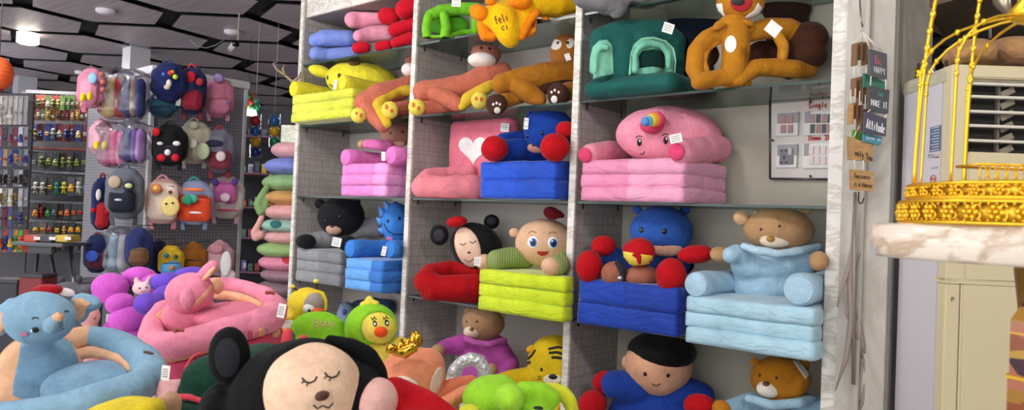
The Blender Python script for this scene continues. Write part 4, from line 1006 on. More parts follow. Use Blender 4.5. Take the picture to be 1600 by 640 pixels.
bar('handle', o, Z+.22, [(466,538,7),(473,528,7),(476,527,6)], wc, .007, 'coral handle')
# --- small pink and tan legs
pl = thing('pink_plush_leg_rest', 'pale pink soft leg cushion squeezed between elephant and watermelon chair', 'cushion', on_table(268, 1.8))
Blob(1.8).c([(252,606,15),(285,604,14,.03)]).e(265,670,28,70,ry=.08).done('cover', plush('#e6aeb0',.3), pl, .008, squash=TT+.001)
tn = thing('tan_plush_cushion', 'small tan plush cushion at the bottom edge beside the yellow one', 'cushion', on_table(262, 1.62))
Blob(1.62).e(262,632,17,20,ry=.05).e(262,700,18,80,ry=.05).done('cover', plush('#c49a7c',.4), tn, .008, squash=TT+.001)
# --- pink bunny ring
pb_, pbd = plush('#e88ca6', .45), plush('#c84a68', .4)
Z = 2.5
o = thing('bunny_plush_chair', 'large pink lop eared bunny ring chair in the middle of the heap', 'plush chair', on_table(330, Z))
ring = Blob(Z).c([(333,446,14,.22),(358,447,14,.26),(390,453,15,.24),(415,464,16,.18),(430,480,19,.08),(425,498,22,-.04),(395,506,22,-.12),(355,516,22,-.18),(315,528,22,-.22),(280,538,22,-.24),(250,540,21,-.18),(236,526,20,-.10),(240,504,18,-.02),(255,486,18,.04)]).done('ring_cushion', pb_, o, .01)
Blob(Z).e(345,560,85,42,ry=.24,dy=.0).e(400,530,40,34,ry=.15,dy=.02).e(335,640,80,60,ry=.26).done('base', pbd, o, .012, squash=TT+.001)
bar('side_gusset', o, Z-.02, [(258,560,8,-.2),(295,552,9,-.2),(330,540,9,-.18)], plush('#d0a084',.4), .008, 'peach strip along the underside')
bar('side_gusset', o, Z-.02, [(412,530,10,-.02),(430,518,10,.02)], plush('#d0a084',.4), .008, 'peach strip along the underside')
bar('lining', o, Z-.02, [(338,460,8,.2),(362,462,8,.22),(390,469,8,.18),(406,478,7,.1)], peach, .007)
Blob(Z).e(362,492,52,20,ry=.18,dy=.04).done('seat', plush('#e2809c',.4), o, .009)
bd = Blob(Z).e(298,494,42,34,ry=.10,dy=.0).done('body', plush('#e6869f',.45), o, .009)
patch('shoulder_patch', ring, [(242,492),(256,481),(272,480),(286,487),(288,504),(282,517),(268,516),(256,506)], peach, ring, surf(ring))
h, T = head(o, 297, 457, 38, 32, Z-.08, pb_, tilt=-12)
bar('ear', h, Z-.08, [(311,436,9,.0),(322,424,9.5,-.02),(333,414,9,-.03)], pb_, .007)
bar('ear_lining', h, Z-.10, [(318,437,4,-.02),(328,426,4,-.03),(335,418,3,-.03)], peach, .006)
Blob(Z-.2).e(293,468,10,20,ry=.03,tilt=-8).done('ear', pb_, h, .007)
patch('face_band', h, [(302,476),(310,466),(320,456),(328,444),(332,448),(324,462),(314,473),(305,480)], peach, h, T)
dome('eye', h, 307, 478, 3.4, 2, m_ink, T)
Blob(Z+.02).e(338,446,8,14,ry=.05,tilt=-15).done('collar', peach, o, .008)
m_rib = plain('#8a3a1a', .4)
for p in ((279,516,Z-.25),(422,457,Z+.02)):
    bm = bmesh.new(); c = W(*p)
    for s_ in (-1,1): ball(bm, c+FX*(.010*s_), (.011,.006,.007))
    ball(bm, c, .006); link('bow', bm, m_rib, o)
T = surf(ring)
for ch_, x, y, col in (('B',388,517,'#c03a4a'),('A',397,516,'#d88aa0'),('B',406,514,'#e0c040'),('Y',414,511,'#8a8a9a')):
    stitch('embroidered_letter', ring, strokes(ch_, x, y, 6, 10), .8, plain(col,.7), ring, T)
tag(o, 440, 485, 12, 22, Z-.10, 12, 4)
# --- magenta flower chair
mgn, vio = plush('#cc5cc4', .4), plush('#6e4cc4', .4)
Z = 3.0
o = thing('flower_plush_chair', 'magenta lobed plush chair with a small cream bunny face, left of the pink bunny', 'plush chair', on_table(190, Z))
for (x,y,rx,rz,dy) in ((172,450,27,24,0),(218,432,26,16,.12),(188,474,21,17,-.08),(198,498,27,20,-.1),(200,520,26,14,-.08),(240,445,20,18,.1)):
    Blob(Z+dy).e(x,y,rx,rz,ry=.07).done('petal', mgn, o, .01)
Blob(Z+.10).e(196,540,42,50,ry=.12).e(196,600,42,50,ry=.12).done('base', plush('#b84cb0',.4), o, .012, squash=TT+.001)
f_ = Blob(Z-.08).e(223,450,15,10,ry=.03).e(214,440,4,9,ry=.015,tilt=-15).e(232,438,4,8,ry=.015,tilt=20).done('bunny_face', plush('#e8c4c8',.2), o, .006)
T = surf(f_); dome('eye', f_, 218,450,1.5,1.5,m_ink,T); dome('eye', f_, 229,449,1.5,1.5,m_ink,T); stitch('mouth', f_, [[(220,454),(224,456),(228,453)]], .5, plain('#c03050'), f_, T)
o = thing('flower_plush_chair', 'violet lobed plush chair between the magenta one and the pink bunny', 'plush chair', on_table(250, Z-.1))
for (x,y,rx,rz,dy) in ((262,441,28,16,.06),(232,474,21,18,-.12),(262,462,22,18,-.02),(300,428,26,12,.2)):
    Blob(Z-.1+dy).e(x,y,rx,rz,ry=.07).done('petal', vio, o, .01)
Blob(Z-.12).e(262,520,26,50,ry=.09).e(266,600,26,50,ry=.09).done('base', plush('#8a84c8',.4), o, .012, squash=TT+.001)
# --- penguin in a bee hood with lime cushion
ye = plush('#ecd038', .5); lm = plush('#86c82a', .4)
Z = 2.95
o = thing('bee_hood_plush_chair', 'penguin plush in a yellow bee hood behind a lime green cushion', 'plush chair', on_table(490, Z))
h = Blob(Z).e(480,475,31,27,ry=.08).e(470,488,22,20,ry=.07).done('hood', ye, o, .008)
Blob(Z).c([(452,490,12),(446,505,12),(448,520,12)]).e(480,560,38,70,ry=.13,dy=.05).done('body', plush('#dcb830',.4), o, .01, squash=TT+.001)
fc = Blob(Z-.06).e(491,474,16,18,ry=.05).done('face', plush('#a29a94',.2), o, .006)
Blob(Z-.085).e(485,481,12,10,ry=.035).done('cheek', plush('#dfe3e4',.2), fc, .006)
Blob(Z-.11).e(497,485,9.5,4.5,ry=.035,tilt=4).done('beak', plush('#e0561c',.2), fc, .005)
bm = bmesh.new(); ball(bm, W(483,485,Z-.118), .006); link('eye', bm, m_ink, fc)
bar('hood_rim', o, Z-.06, [(473,492,3),(474,478,3.2),(480,464,3.4),(492,455,3.5),(504,458,3.5),(509,470,3.4),(509,484,3)], ye, .006)
for a in ((470,457,458,449),(494,450,495,441)):
    b_ = bar('antenna', h, Z-.02, [(a[0],a[1],2.6),(a[2],a[3],2.6)], plush('#5a3a20',.2), .005)
    Blob(Z-.02).e(a[2]-1,a[3]-2,5.5,4).done('antenna_tip', plush('#f2e060',.2), h, .005)
cu = Blob(Z-.16).e(498,514,44,29,ry=.06).e(498,540,50,30,ry=.07).done('front_cushion', lm, o, .009)
stitch('embroidery', cu, strokes('Baby', 491, 499, 7, 11, .25, (1,-.02)), .9, plain('#c9a58a',.7), cu, label='tan stitched word')
tag(o, 449, 506, 19, 11, Z-.16, -10, 1)
# --- chick in lime hood
lh, cy = plush('#8ed02c', .35), plush('#ecd85a', .3)
Z = 2.75
o = thing('chick_plush_chair', 'yellow chick plush wearing a lime green hood with a yellow comb', 'plush chair', on_table(590, Z))
h = Blob(Z).e(580,507,41,34,ry=.09).e(553,515,14,24,ry=.05).done('hood', lh, o, .008)
fc = Blob(Z-.07).e(593,511,29,26,ry=.065).done('face', cy, o, .007); T = surf(fc)
bar('hood_rim', o, Z-.085, [(568,532,3),(563,516,3.3),(567,500,3.3),(578,488,3.3),(594,484,3.3),(609,490,3.3),(618,503,3.3),(619,518,3),(612,532,3)], plush('#7cc024',.3), .006)
for x, y in ((586,505),(604,504)):
    patch('eye', fc, oval(x,y,3,5,-15), m_ink, fc, T, step=1.2); patch('glint', fc, oval(x+.3,y+1,1.4,2.2,-15,10), plain('#f5f5f5',.4), fc, T, off=.0045, step=1)
    stitch('eyelash', fc, [[(x-5,y-5),(x-1,y-8),(x+3,y-7)],[(x-4,y-7),(x-6,y-9)],[(x-1,y-8),(x-1,y-11)]], .7, m_ink, fc, T)
Blob(Z-.14).e(595,518,11,8.5,ry=.03).done('beak', plush('#e8561a',.2), fc, .005)
Blob(Z).e(568,476,6,5,ry=.02).e(577,470,6,8,ry=.02).e(587,474,6,5,ry=.02).e(577,478,10,5,ry=.02).done('comb', plush('#f0dc50',.3), h, .006)
Blob(Z).e(596,556,33,32,ry=.09).e(596,620,40,60,ry=.12).done('body', cy, o, .01, squash=TT+.001)
bar('wing', o, Z-.06, [(610,540,9),(624,532,8),(634,534,7)], cy, .008)
# --- black headed plush with cream face and red suit
Z = 1.46
o = thing('bear_plush_chair', 'big black eared bear plush with a cream face and red suit, nearest at the bottom', 'plush chair', on_table(510, Z))
bkk = plush('#0d0d0f', .3, sheen=.12)
h = Blob(Z).e(478,640,122,112,ry=.135,tilt=6).e(560,620,44,56,ry=.11).e(350,635,32,40,ry=.08).done('head', bkk, o, .008, label='black head')
e_ = Blob(Z-.02).e(358,555,33,47,ry=.03,tilt=0).done('ear', bkk, h, .007)
patch('ear_lining', e_, oval(356,558,19,30,0), plush('#26262b',.3), e_, surf(e_))
Blob(Z-.02).c([(516,532,11,.03),(546,540,15,.03),(574,558,17,.03),(590,582,16,.03),(600,606,12,.03)]).done('ear', bkk, h, .007)
fc = Blob(Z-.055).e(490,616,80,80,ry=.105,tilt=8).done('face', plush('#ecc8aa',.2,sheen=.2), h, .008)
T = surf(fc)
for x, y in ((484,592),(519,584)):
    stitch('closed_eye', fc, [[(x-12,y-2),(x-7,y+4),(x,y+6),(x+7,y+3),(x+11,y-4)]], 1.3, m_ink, fc, T)
    stitch('eyelash', fc, [[(x-9,y+3),(x-13,y+7)],[(x-3,y+6),(x-5,y+11)]], .9, m_ink, fc, T)
Blob(Z-.165).e(503,618,12,8,ry=.02,tilt=-8).done('nose', plush('#5a3a30',.2), fc, .005)
stitch('mouth', fc, [[(489,632),(496,638),(504,633),(513,637),(520,629)]], 1.1, m_ink, fc, T)
Blob(Z-.04).e(588,625,34,36,ry=.07,tilt=18).done('cheek', plush('#e6b4ac',.2), o, .007, label='pale pink cheek')
Blob(Z+.02).c([(615,612,26,.0),(600,640,30,-.02)]).c([(620,612,24,.02),(660,632,26,.02),(700,660,26,.02)]).e(640,700,90,70,ry=.16).done('suit', plush('#b8101c',.5), o, .009, squash=TT+.001)
Blob(Z).e(480,760,110,80,ry=.15).done('base', bkk, o, .01, squash=TT+.001)
# --- peach plush with gold crown
pc = plush('#e8936e', .4); m_gold = plain('#d9a93a', .25, 1)
Z = 2.15
o = thing('crowned_plush_chair', 'peach plush chair with crumpled gold crown and white oval spots, beside the chick', 'plush chair', on_table(645, Z))
body = Blob(Z).e(645,586,52,44,ry=.12).e(668,575,28,32,ry=.10).e(650,660,70,70,ry=.16).done('body', pc, o, .009, squash=TT+.001)
T = surf(body)
patch('spot', body, oval(681,594,8,22,18), plush('#e8d0c4',.2), body, T); patch('spot', body, oval(637,597,18,8,22), plush('#e8d0c4',.2), body, T)
bar('leg', o, Z, [(680,622,16,-.04),(705,606,15,.0),(735,598,14,.06)], plush('#dc7c5c',.4)); bar('leg', o, Z-.06, [(690,634,14,-.04),(722,616,13,.0),(750,604,10,.04)], pc)
bar('frill', o, Z-.03, [(736,610,9,.0),(750,600,8,.02),(764,597,6,.04)], plush('#f09a2c',.4), .007, 'orange frill')
cr = thing('gold_crown', 'crumpled shiny gold fabric crown lying on the peach plush', 'crown', W(630,540,2.06))
bm = bmesh.new()
base_ = [(607,541),(618,548),(633,550),(646,541),(652,531)]
tips = [(606,541),(612,536),(621,541),(626,530),(634,538),(641,527),(646,518),(650,516),(652,531)]
P_ = [W(x,y,2.03+.02*math.sin(i*1.7)) for i,(x,y) in enumerate(base_)]
tube(bm, P_, [.010,.014,.016,.014,.010], 10)
for (bx,by),(tx,ty) in (((612,545),(608,539)),((622,549),(626,531)),((636,549),(636,536)),((645,543),(647,519)),((650,535),(651,517))):
    a, b_ = W(bx,by,2.04), W(tx,ty,2.03); tube(bm, [a, a.lerp(b_,.5)+FX*.004, b_], [.016,.012,.005], 8)
tube(bm, [W(626,533,2.05), W(634,545,2.05), W(646,522,2.05)], [.008,.013,.006], 8)
for v in bm.verts: v.co += Vector((noise.noise(v.co*70), noise.noise(v.co*70+Vector((9,0,0))), noise.noise(v.co*70+Vector((0,9,0)))))*.006
link('band', bm, m_gold, cr)
# --- silver satin ring
def satin():
    m, nt, b = base('silver_satin'); L = nt.links.new
    g = N(nt,'ShaderNodeNewGeometry'); n = N(nt,'ShaderNodeTexNoise', Scale=45.0, Detail=3.0); L(g.outputs['Position'], n.inputs['Vector'])
    bp_ = N(nt,'ShaderNodeBump', Strength=.9, Distance=.02); L(n.outputs[0], bp_.inputs['Height']); L(bp_.outputs[0], b.inputs['Normal'])
    b.inputs['Base Color'].default_value = lin('#cfd2d4'); b.inputs['Roughness'].default_value = .32; b.inputs['Metallic'].default_value = .55; return m
o = thing('silver_arch_cushion', 'shiny silver satin arch cushion standing before the magenta jacketed teddy', 'cushion', on_table(734, 2.5))
bar('arch', o, 2.5, [(706,640,12),(708,596,12),(711,578,11),(721,565,10.5),(736,560,10.5),(750,565,11),(757,580,11),(757,600,11),(757,640,12)], satin(), .007)
# --- lime frog at the front
lf = plush('#98d630', .4); lyw = plush('#dfe23a', .4)
Z = 1.95
o = thing('frog_plush_chair', 'bright lime frog plush chair with a yellow ring, bottom centre of the heap', 'plush chair', on_table(800, Z))
Blob(Z).e(772,622,50,34,ry=.12).e(782,606,26,20,ry=.08).e(770,700,60,70,ry=.15).done('body', lf, o, .009, squash=TT+.001)
Blob(Z-.12).e(795,622,25,22,ry=.06).done('eye_bulge', plush('#a6e03c',.3), o, .008)
ar = Blob(Z-.02).c([(820,612,18),(845,614,20),(862,622,16)]).e(835,700,40,80,ry=.12).done('arm', lf, o, .009, squash=TT+.001)
dome('eye', ar, 841, 637, 8, 4, m_ink, surf(ar))
bar('ring', o, Z+.06, [(835,612,10),(858,607,11),(878,612,12),(890,626,12),(896,650,12),(896,700,12)], lyw, .008, 'yellow ring')
Blob(Z-.16).e(733,642,18,10,ry=.05).done('foot', lyw, o, .007)
# ================================================================ the back of the shop
def camslab(name, px, py, w_, h_, Z, d, mat, parent, r=.03, seed=0, tilt=0, puff=.01, step=None, label=None):
    """stuffed block facing the aisle, centred at a pixel and distance"""
    k = Z/F; bm = slabmesh(-w_*k/2, w_*k/2, -d/2, d/2, -h_*k/2, h_*k/2, r, puff, seed, step or max(.014, min(w_,h_)*k/9))
    M = Matrix.Translation(W(px, py, Z)) @ (CAMROT @ Matrix.Rotation(math.radians(tilt),3,'Y')).to_4x4()
    bmesh.ops.transform(bm, matrix=M, verts=bm.verts)
    return link(name, bm, mat, parent, True, label)
def pegboard():
    m, nt, b = base('pegboard'); L = nt.links.new
    g = N(nt,'ShaderNodeNewGeometry'); sp = N(nt,'ShaderNodeSeparateXYZ'); L(g.outputs['Position'], sp.inputs[0])
    ad = N(nt,'ShaderNodeMath', operation='ADD'); L(sp.outputs[0], ad.inputs[0]); L(sp.outputs[1], ad.inputs[1])
    outs = []
    for s in (ad.outputs[0], sp.outputs[2]):
        f = N(nt,'ShaderNodeMath', operation='MULTIPLY'); L(s, f.inputs[0]); f.inputs[1].default_value = 40
        q = N(nt,'ShaderNodeMath', operation='FRACT'); L(f.outputs[0], q.inputs[0])
        z = N(nt,'ShaderNodeMath', operation='SUBTRACT'); L(q.outputs[0], z.inputs[0]); z.inputs[1].default_value = .5
        y = N(nt,'ShaderNodeMath', operation='POWER'); a = N(nt,'ShaderNodeMath', operation='ABSOLUTE'); L(z.outputs[0], a.inputs[0]); L(a.outputs[0], y.inputs[0]); y.inputs[1].default_value = 2
        outs.append(y.outputs[0])
    s2 = N(nt,'ShaderNodeMath', operation='ADD'); L(outs[0], s2.inputs[0]); L(outs[1], s2.inputs[1])
    lt = N(nt,'ShaderNodeMath', operation='LESS_THAN'); L(s2.outputs[0], lt.inputs[0]); lt.inputs[1].default_value = .045
    mx = N(nt,'ShaderNodeMix', data_type='RGBA'); L(lt.outputs[0], mx.inputs[0]); mx.inputs[6].default_value = lin('#807c84'); mx.inputs[7].default_value = lin('#38363c')
    L(mx.outputs[2], b.inputs['Base Color']); b.inputs['Roughness'].default_value = .6; return m
m_peg = pegboard(); m_wf = plain('#c8c5c6', .5)
GX, GY, GZ = -5.65, 2.39, 2.53
GYE = WX(380, 250, GX).y
gon = thing('pegboard_gondola', 'white pegboard display block hung all over with school bags', 'display stand', (GX-.6, GY+.45, 0))
bm = bmesh.new(); box(bm, (GX-1.25, GY, .1), (GX, GYE, GZ-.06)); link('pegboard_panels', bm, m_peg, gon, False)
bm = bmesh.new(); box(bm, (GX-1.27, GY-.02, GZ-.06), (GX+.02, GYE+.02, GZ), .004); link('top_frame', bm, m_wf, gon, False)
bm = bmesh.new(); box(bm, (GX-1.27, GY-.02, 0), (GX+.02, GYE+.02, .1), .004); link('kick_base', bm, m_wf, gon, False)
for y in (GY-.012, GYE-.02):
    bm = bmesh.new(); box(bm, (GX-.03, y, .1), (GX+.012, y+.03, GZ-.06), .003); link('corner_post', bm, m_wf, gon, False)
# square pillars up to the ceiling
bm = bmesh.new(); p = W(213,90,7.7); box(bm, (p.x-.1, p.y-.1, 0), (p.x+.1, p.y+.1, CEIL)); structure('trim_1', bm, plain('#b9b6bb',.6))

def hook(par, p, L_=.12):
    L_ += .20
    bm = bmesh.new(); tube(bm, [p+FY*(L_), p+FY*.01, p-FY*.012+FZ*.012], .0035, 6); return link('peg_hook', bm, plain('#9a9aa0',.3,1), par)
BN = [0]
def bag(label, px, py, w_, h_, Z, main, pocket=None, straps=True, pk=None, handle='#333344', d=.12, decor=None, tilt=0, name='backpack', strapcol=None):
    BN[0] += 1; Z -= .10*(BN[0] % 2)
    k = Z/F
    o = thing(name, label, 'bag', W(px, py+h_/2, Z), 'bags hanging on the pegboard display')
    b = camslab('body', px, py, w_, h_, Z, d, plush(main,.35), o, min(.09, w_*k*.36), seed=int(px), tilt=tilt, puff=.02)
    hm = plain(handle,.7)
    bm = bmesh.new(); T0 = W(px, py-h_/2, Z)
    tube(bm, [T0+FX*(math.cos(t)*w_*.18*k)+FZ*(math.sin(t)*h_*.17*k-.012) for t in [PI*i/10 for i in range(11)]], .008, 8); link('handle', bm, hm, o)
    hook(o, W(px, py-h_*.62, Z+.03), .1)
    if straps:
        for s in (-1,1):
            bm = bmesh.new(); a = W(px+s*w_*.30, py-h_*.1, Z+.05); c = W(px+s*w_*.36, py+h_*.52, Z+.03); e = W(px+s*w_*.33, py+h_*.68, Z+.045)
            for q0, q1 in ((a,c),(c,e)):
                m_ = (q0+q1)/2; d_ = (q1-q0); R = d_.to_track_quat('Z','Y').to_matrix()
                obox(bm, m_, (.03, .008, d_.length), R)
            link('strap', bm, plain(strapcol or handle,.8), o, False)
    if pocket:
        pk = pk or (0, .22, .78, .42)
        pf = camslab('front_pocket', px+pk[0]*w_, py+pk[1]*h_, w_*pk[2], h_*pk[3], Z-d*.5-.012, .05, plush(pocket,.3), o, .022, seed=int(py), tilt=tilt, puff=.01)
        bm = bmesh.new(); zy = py+pk[1]*h_-h_*pk[3]*.42
        tube(bm, [W(px+pk[0]*w_-w_*pk[2]*.42, zy, Z-d*.5-.038), W(px+pk[0]*w_+w_*pk[2]*.42, zy, Z-d*.5-.038)], .003, 6); link('zip', bm, plain('#2b2b30',.4), pf)
    if decor: decor(o, Z-d*.5-.005, px, py, w_, h_)
    return o
def dots(lst):
    """small appliques: (dx, dy, rx, ry, colour, out)"""
    def f(o, Z, px, py, w_, h_):
        for dx, dy, rx, ry, c, *z in lst:
            zz = Z-(z[0] if z else .02)
            bm = bmesh.new(); k = zz/F; ball(bm, W(px+dx, py+dy, zz), (rx*k, .018, ry*k), CAMROT, 14); link('applique', bm, plush(c,.2), o)
    return f
X1 = -5.40
def zx(px): return WX(px, 250, X1).dot(fwd) if False else (WX(px,250,X1)-CAM).dot(fwd)
bag('navy backpack with a white space rider print and bright patches, top row', 262,128,48,54, zx(262), '#1b2350', None, decor=dots([(-6,-12,3,3,'#4a7ad0'),(4,-14,4,4,'#c04040'),(12,-8,4,4,'#b8d040'),(2,2,4,6,'#d8d0c8'),(8,-16,3,3,'#e08030'),(-1,8,5,4,'#c8b8a0')]), handle='#20284c', strapcol='#c8c8cc')
bag('teal and navy pouch bag hanging beneath the navy backpack', 252,166,44,28, zx(262)-.02, '#2a5566', '#1c3a4c', False, handle='#2a3a50')
bag('red and navy backpack with a red handle in the top row', 300,142,36,66, zx(300), '#272a52', '#7a1c2c', decor=dots([(-2,-22,8,9,'#b01c2c'),(12,-14,6,6,'#a82c34')]), handle='#b01c30', strapcol='#7a2a3c')
bag('rose pink backpack with a pale ball on top, right end of top row', 341,152,42,54, zx(341), '#c97a94', '#c0748e', decor=dots([(0,-30,8,7,'#9a86b8'),(4,8,13,6,'#7a78b0')]), handle='#9a86b8', strapcol='#d08aa0')
bag('black backpack with a red bow and white zigzag trim', 264,226,48,58, zx(264), '#141316', '#1c1a1e', decor=dots([(-20,-20,6,7,'#c01c28',.04),(-14,-2,5,3,'#d8d4d4',.04),(12,-2,6,4,'#d8d4d4',.04),(-2,12,5,5,'#dcdada',.045),(-12,20,7,6,'#b81c2c',.045),(10,20,6,6,'#b81c2c',.045)]), handle='#161618')
bag('beige backpack with a round pale green pouch', 303,222,46,60, zx(303), '#b3aa98', '#a69c8a', decor=dots([(14,14,11,13,'#a8b090',.06),(-2,2,7,8,'#d8d4cc',.05),(0,-26,7,6,'#a8a898')]), handle='#a8a490')
bag('grey and red backpack covered in clear wrap, right end of second row', 343,236,40,62, zx(343), '#6a6878', '#7a3440', decor=dots([(-8,-12,14,6,'#2a2c40',.02),(2,8,8,8,'#c8b8b8',.06)]), handle='#a02c3c')
bag('cream and pink backpack with orange star and round yellow face pouch', 254,314,50,64, zx(254), '#d8a8a0', '#ddc8b8', pk=(0,0,.86,.86), decor=dots([(-10,-20,9,8,'#c87a4c',.08),(-10,-20,4,4,'#e8c060',.09),(12,8,15,16,'#d8c078',.09),(6,4,1.5,1.5,'#2a2018',.11),(16,3,1.5,1.5,'#2a2018',.11),(12,-14,3,3,'#8a4a34',.07)]), handle='#d89aa0', strapcol='#d88a98')
bag('orange and lilac backpack with a round green badge', 303,316,50,62, zx(303), '#9aa0c4', '#d84c2c', pk=(0,.14,.98,.62), decor=dots([(-10,-4,9,8,'#2f8a68',.1),(-3,-6,10,7,'#4aa088',.09),(2,16,11,2,'#e8dcd8',.09),(0,-20,18,3,'#d8784c',.07)]), handle='#3a9a9a', strapcol='#8aa0c0')
bag('white and pink backpack with a magenta bear panel', 352,308,50,60, zx(352), '#c8bcb8', '#c86aa8', pk=(-.02,-.12,.66,.54), decor=dots([(-16,-24,5,6,'#5a3a8a',.06),(15,-24,5,6,'#5a3a8a',.06),(0,0,8,7,'#e4c8d8',.1),(2,20,20,1.6,'#b83c58',.05)]), handle='#a02c48', strapcol='#c89aa8')
bag('small yellow and blue monster bag low on the pegboard', 267,408,30,42, zx(267), '#c8a428', '#5c94c4', False, pk=(0,.26,.95,.46), decor=dots([(-7,-9,4,4,'#2c6a7a',.05),(8,-7,3.5,3.5,'#4a4a40',.05),(2,10,4,3.5,'#d07a3c',.07)]), handle='#30301c')
bag('ginger brown furry bag in the lowest row', 302,404,36,42, zx(302), '#9a6024', '#8a5420', False, handle='#a87440')
bag('pink and white long eared bunny bag in the lowest row', 343,404,36,46, zx(343), '#c49aa0', None, False, decor=dots([(10,8,9,20,'#d8d4d4',.05),(14,26,12,10,'#c8b4b8',.03),(-6,-16,12,8,'#c48a94',.03)]), handle='#c49aa0')
bag('dark navy bag half hidden behind the yellow monster bag', 247,405,22,50, zx(247)+.05, '#1b2038', None, False, handle='#222222')
# left face of the display
Z0 = (WY(190,250,GY-.22)-CAM).dot(fwd)
def zl(px): return (WY(px,250,GY-.22)-CAM).dot(fwd)
bag('pink dinosaur bag with yellow eyes and frills, topmost at the left corner', 143,138,36,54, zl(170)-.1, '#c97c92', '#d88ca0', pk=(-.12,.08,.62,.7), decor=dots([(-14,14,3.5,7,'#e8c81c',.07),(-3,12,3.5,7,'#e8c81c',.07),(2,-16,7,9,'#8ab4cc',.05),(16,-22,4,4,'#b86a60',.02),(18,-10,4,4,'#b86a60',.02),(18,2,4,4,'#b86a60',.02)]), handle='#7a4a5a', strapcol='#d06a8a')
bag('pink dinosaur bag with yellow eyes, lower of the two', 158,215,26,46, zl(170)-.05, '#cc94a4', '#d8a0ae', False, pk=(-.05,.1,.7,.6), decor=dots([(-7,12,4,7,'#e8c81c',.07),(5,12,4,7,'#e8c81c',.07)]), handle='#b85a7a')
clearm = sheet_clear('#eeeef2', .07, .3)
def wrapped(label, px, py, w_, h_, Z, cols):
    o = thing('wrapped_bag', label, 'bag', W(px, py+h_/2, Z), 'bags in clear wrap on the pegboard')
    n = len(cols)
    for i, c in enumerate(cols): camslab('bag', px-w_/2+(i+.5)*w_/n, py+3, w_/n*1.1, h_*.82, Z+(i % 2)*.02, .07, plush(c,.4), o, .02, seed=i)
    bm = slabmesh(-w_*.58*Z/F, w_*.58*Z/F, -.1, .1, -h_*.5*Z/F, h_*.56*Z/F, .05, .01, 3, .03)
    for v in bm.verts:
        v.co += Vector((noise.noise(v.co*12), noise.noise(v.co*12+Vector((5,0,0))), 0))*.03
    bmesh.ops.transform(bm, matrix=Matrix.Translation(W(px,py,Z-.02)) @ CAMROT.to_4x4(), verts=bm.verts)
    link('clear_wrap', bm, clearm, o); hook(o, W(px, py-h_*.56, Z), .12); return o
wrapped('clear wrapped red and cream bag, upper row of the left face', 180,148,32,74, zl(180), ['#d8c07c','#b83c3c'])
wrapped('clear wrapped navy and tan bags, upper row by the corner', 210,150,28,70, zl(212), ['#3a3a6a','#8a7460','#2c346a'])
wrapped('clear wrapped rose pink bags in the second row', 180,228,34,64, zl(180), ['#d07a9a','#d86a94','#e090ac'])
wrapped('clear wrapped violet and navy bags in the second row', 211,224,28,60, zl(212), ['#3a3f7a','#7a5a9a','#a07ab0'])
wrapped('clear wrapped pale bags low on the left face', 186,392,26,66, zl(184), ['#9ab0c0','#c8c8c8'])
bag('grey backpack with a black front pocket and small tan pouch', 193,302,52,74, zl(192)-.05, '#62656e', '#20232e', pk=(-.05,.17,.74,.42), decor=dots([(-14,-18,10,10,'#b09c84',.04),(8,-12,9,9,'#2a3240',.04),(8,-12,6,4,'#c8c890',.055),(-8,10,6,2,'#c0c4cc',.09)]), handle='#50525c')
bag('navy bag with white and red robot figure at the corner', 160,318,22,74, zl(165), '#20264c', '#a8202c', False, pk=(0,.25,.8,.5), decor=dots([(-6,-14,4,9,'#dcd4d0',.06),(-14,10,4,4,'#b81c2c',.04),(8,12,4,4,'#b81c2c',.04)]), handle='#7a1c2c')
bag('navy and maroon backpack low beside the pale wrapped bags', 152,396,34,52, zl(160), '#242a52', '#5a2438', False, decor=dots([(-8,4,10,9,'#3a54b0',.07)]), handle='#6a2a3c')
bag('blue and brown backpack in the lowest row of the left face', 217,388,34,58, zl(216), '#27305c', '#6a4a34', False, handle='#38402c')

# ---------------------------------------------------------------- far toy wall
ZT = 7.4
def cambox(bm, px, py, w_, h_, Z, d, bev=0):
    k = Z/F; return obox(bm, W(px, py, Z), (w_*k, d, h_*k), CAMROT, bev)
tw = thing('toy_display_rack', 'pegboard rack of carded toys at the far left of the shop', 'display stand', W(95, 560, ZT+.1)*1)
tw.location.z = 0
m_peg2 = plain('#4a484e',.7)
bm = bmesh.new(); cambox(bm, 100, 330, 150, 370, ZT+.18, .03); link('pegboard_panel', bm, m_peg2, tw, False)
bm = bmesh.new(); cambox(bm, 98, 146, 106, 5, ZT+.1, .1); link('top_frame', bm, plain('#67656a',.6), tw, False)
k = ZT/F
for y, c in ((233,'#9a4a3a'),(270,'#8a8a90'),(316,'#7a7a80'),(346,'#8a8488')):
    bm = bmesh.new(); cambox(bm, 96, y, 104, 3, ZT+.02, .14, .003); link('shelf_rail', bm, plain(c,.5), tw, False)
p = W(100, 500, ZT+.2)
for s in (-.4,.4):
    bm = bmesh.new(); q = p+FX*s; box(bm, (q.x-.03,q.y-.03,0),(q.x+.03,q.y+.03,1.2)); link('foot_post', bm, m_wf, tw, False)
bm = bmesh.new(); p = W(37,137,9.8); box(bm, (p.x-.1,p.y-.1,0),(p.x+.12,p.y+.12,CEIL)); structure('trim_2', bm, plain('#aeacb4',.6))
rows = [(160,22,'top',['#3a5a30','#6a2c2c','#4c6a34','#7a3a30'],13), (180,16,'second',['#2f4a2c','#5a2428','#8a6a30'],13), (207,26,'third',['#5a2028','#28306a','#3a6a34','#70282c'],10),
        (251,26,'fourth',['#6a7a3a','#7a8444','#8a8a84'],9), (291,28,'fifth',['#c89a2c','#5ab04a','#4a6ab0','#c8c4bc','#2f8a6a','#c0b030'],9),
        (330,24,'sixth',['#c8602c','#3aa060','#2c2c34','#b8202c','#d88a2c','#5a5a6a'],10), (357,20,'seventh',['#e0a81c','#e09a1c','#c8a040','#9a3a2c','#d8b02c'],9), (382,22,'eighth',['#5a4a3c','#a83c2c','#4a6a3c','#3a3a44'],9)]
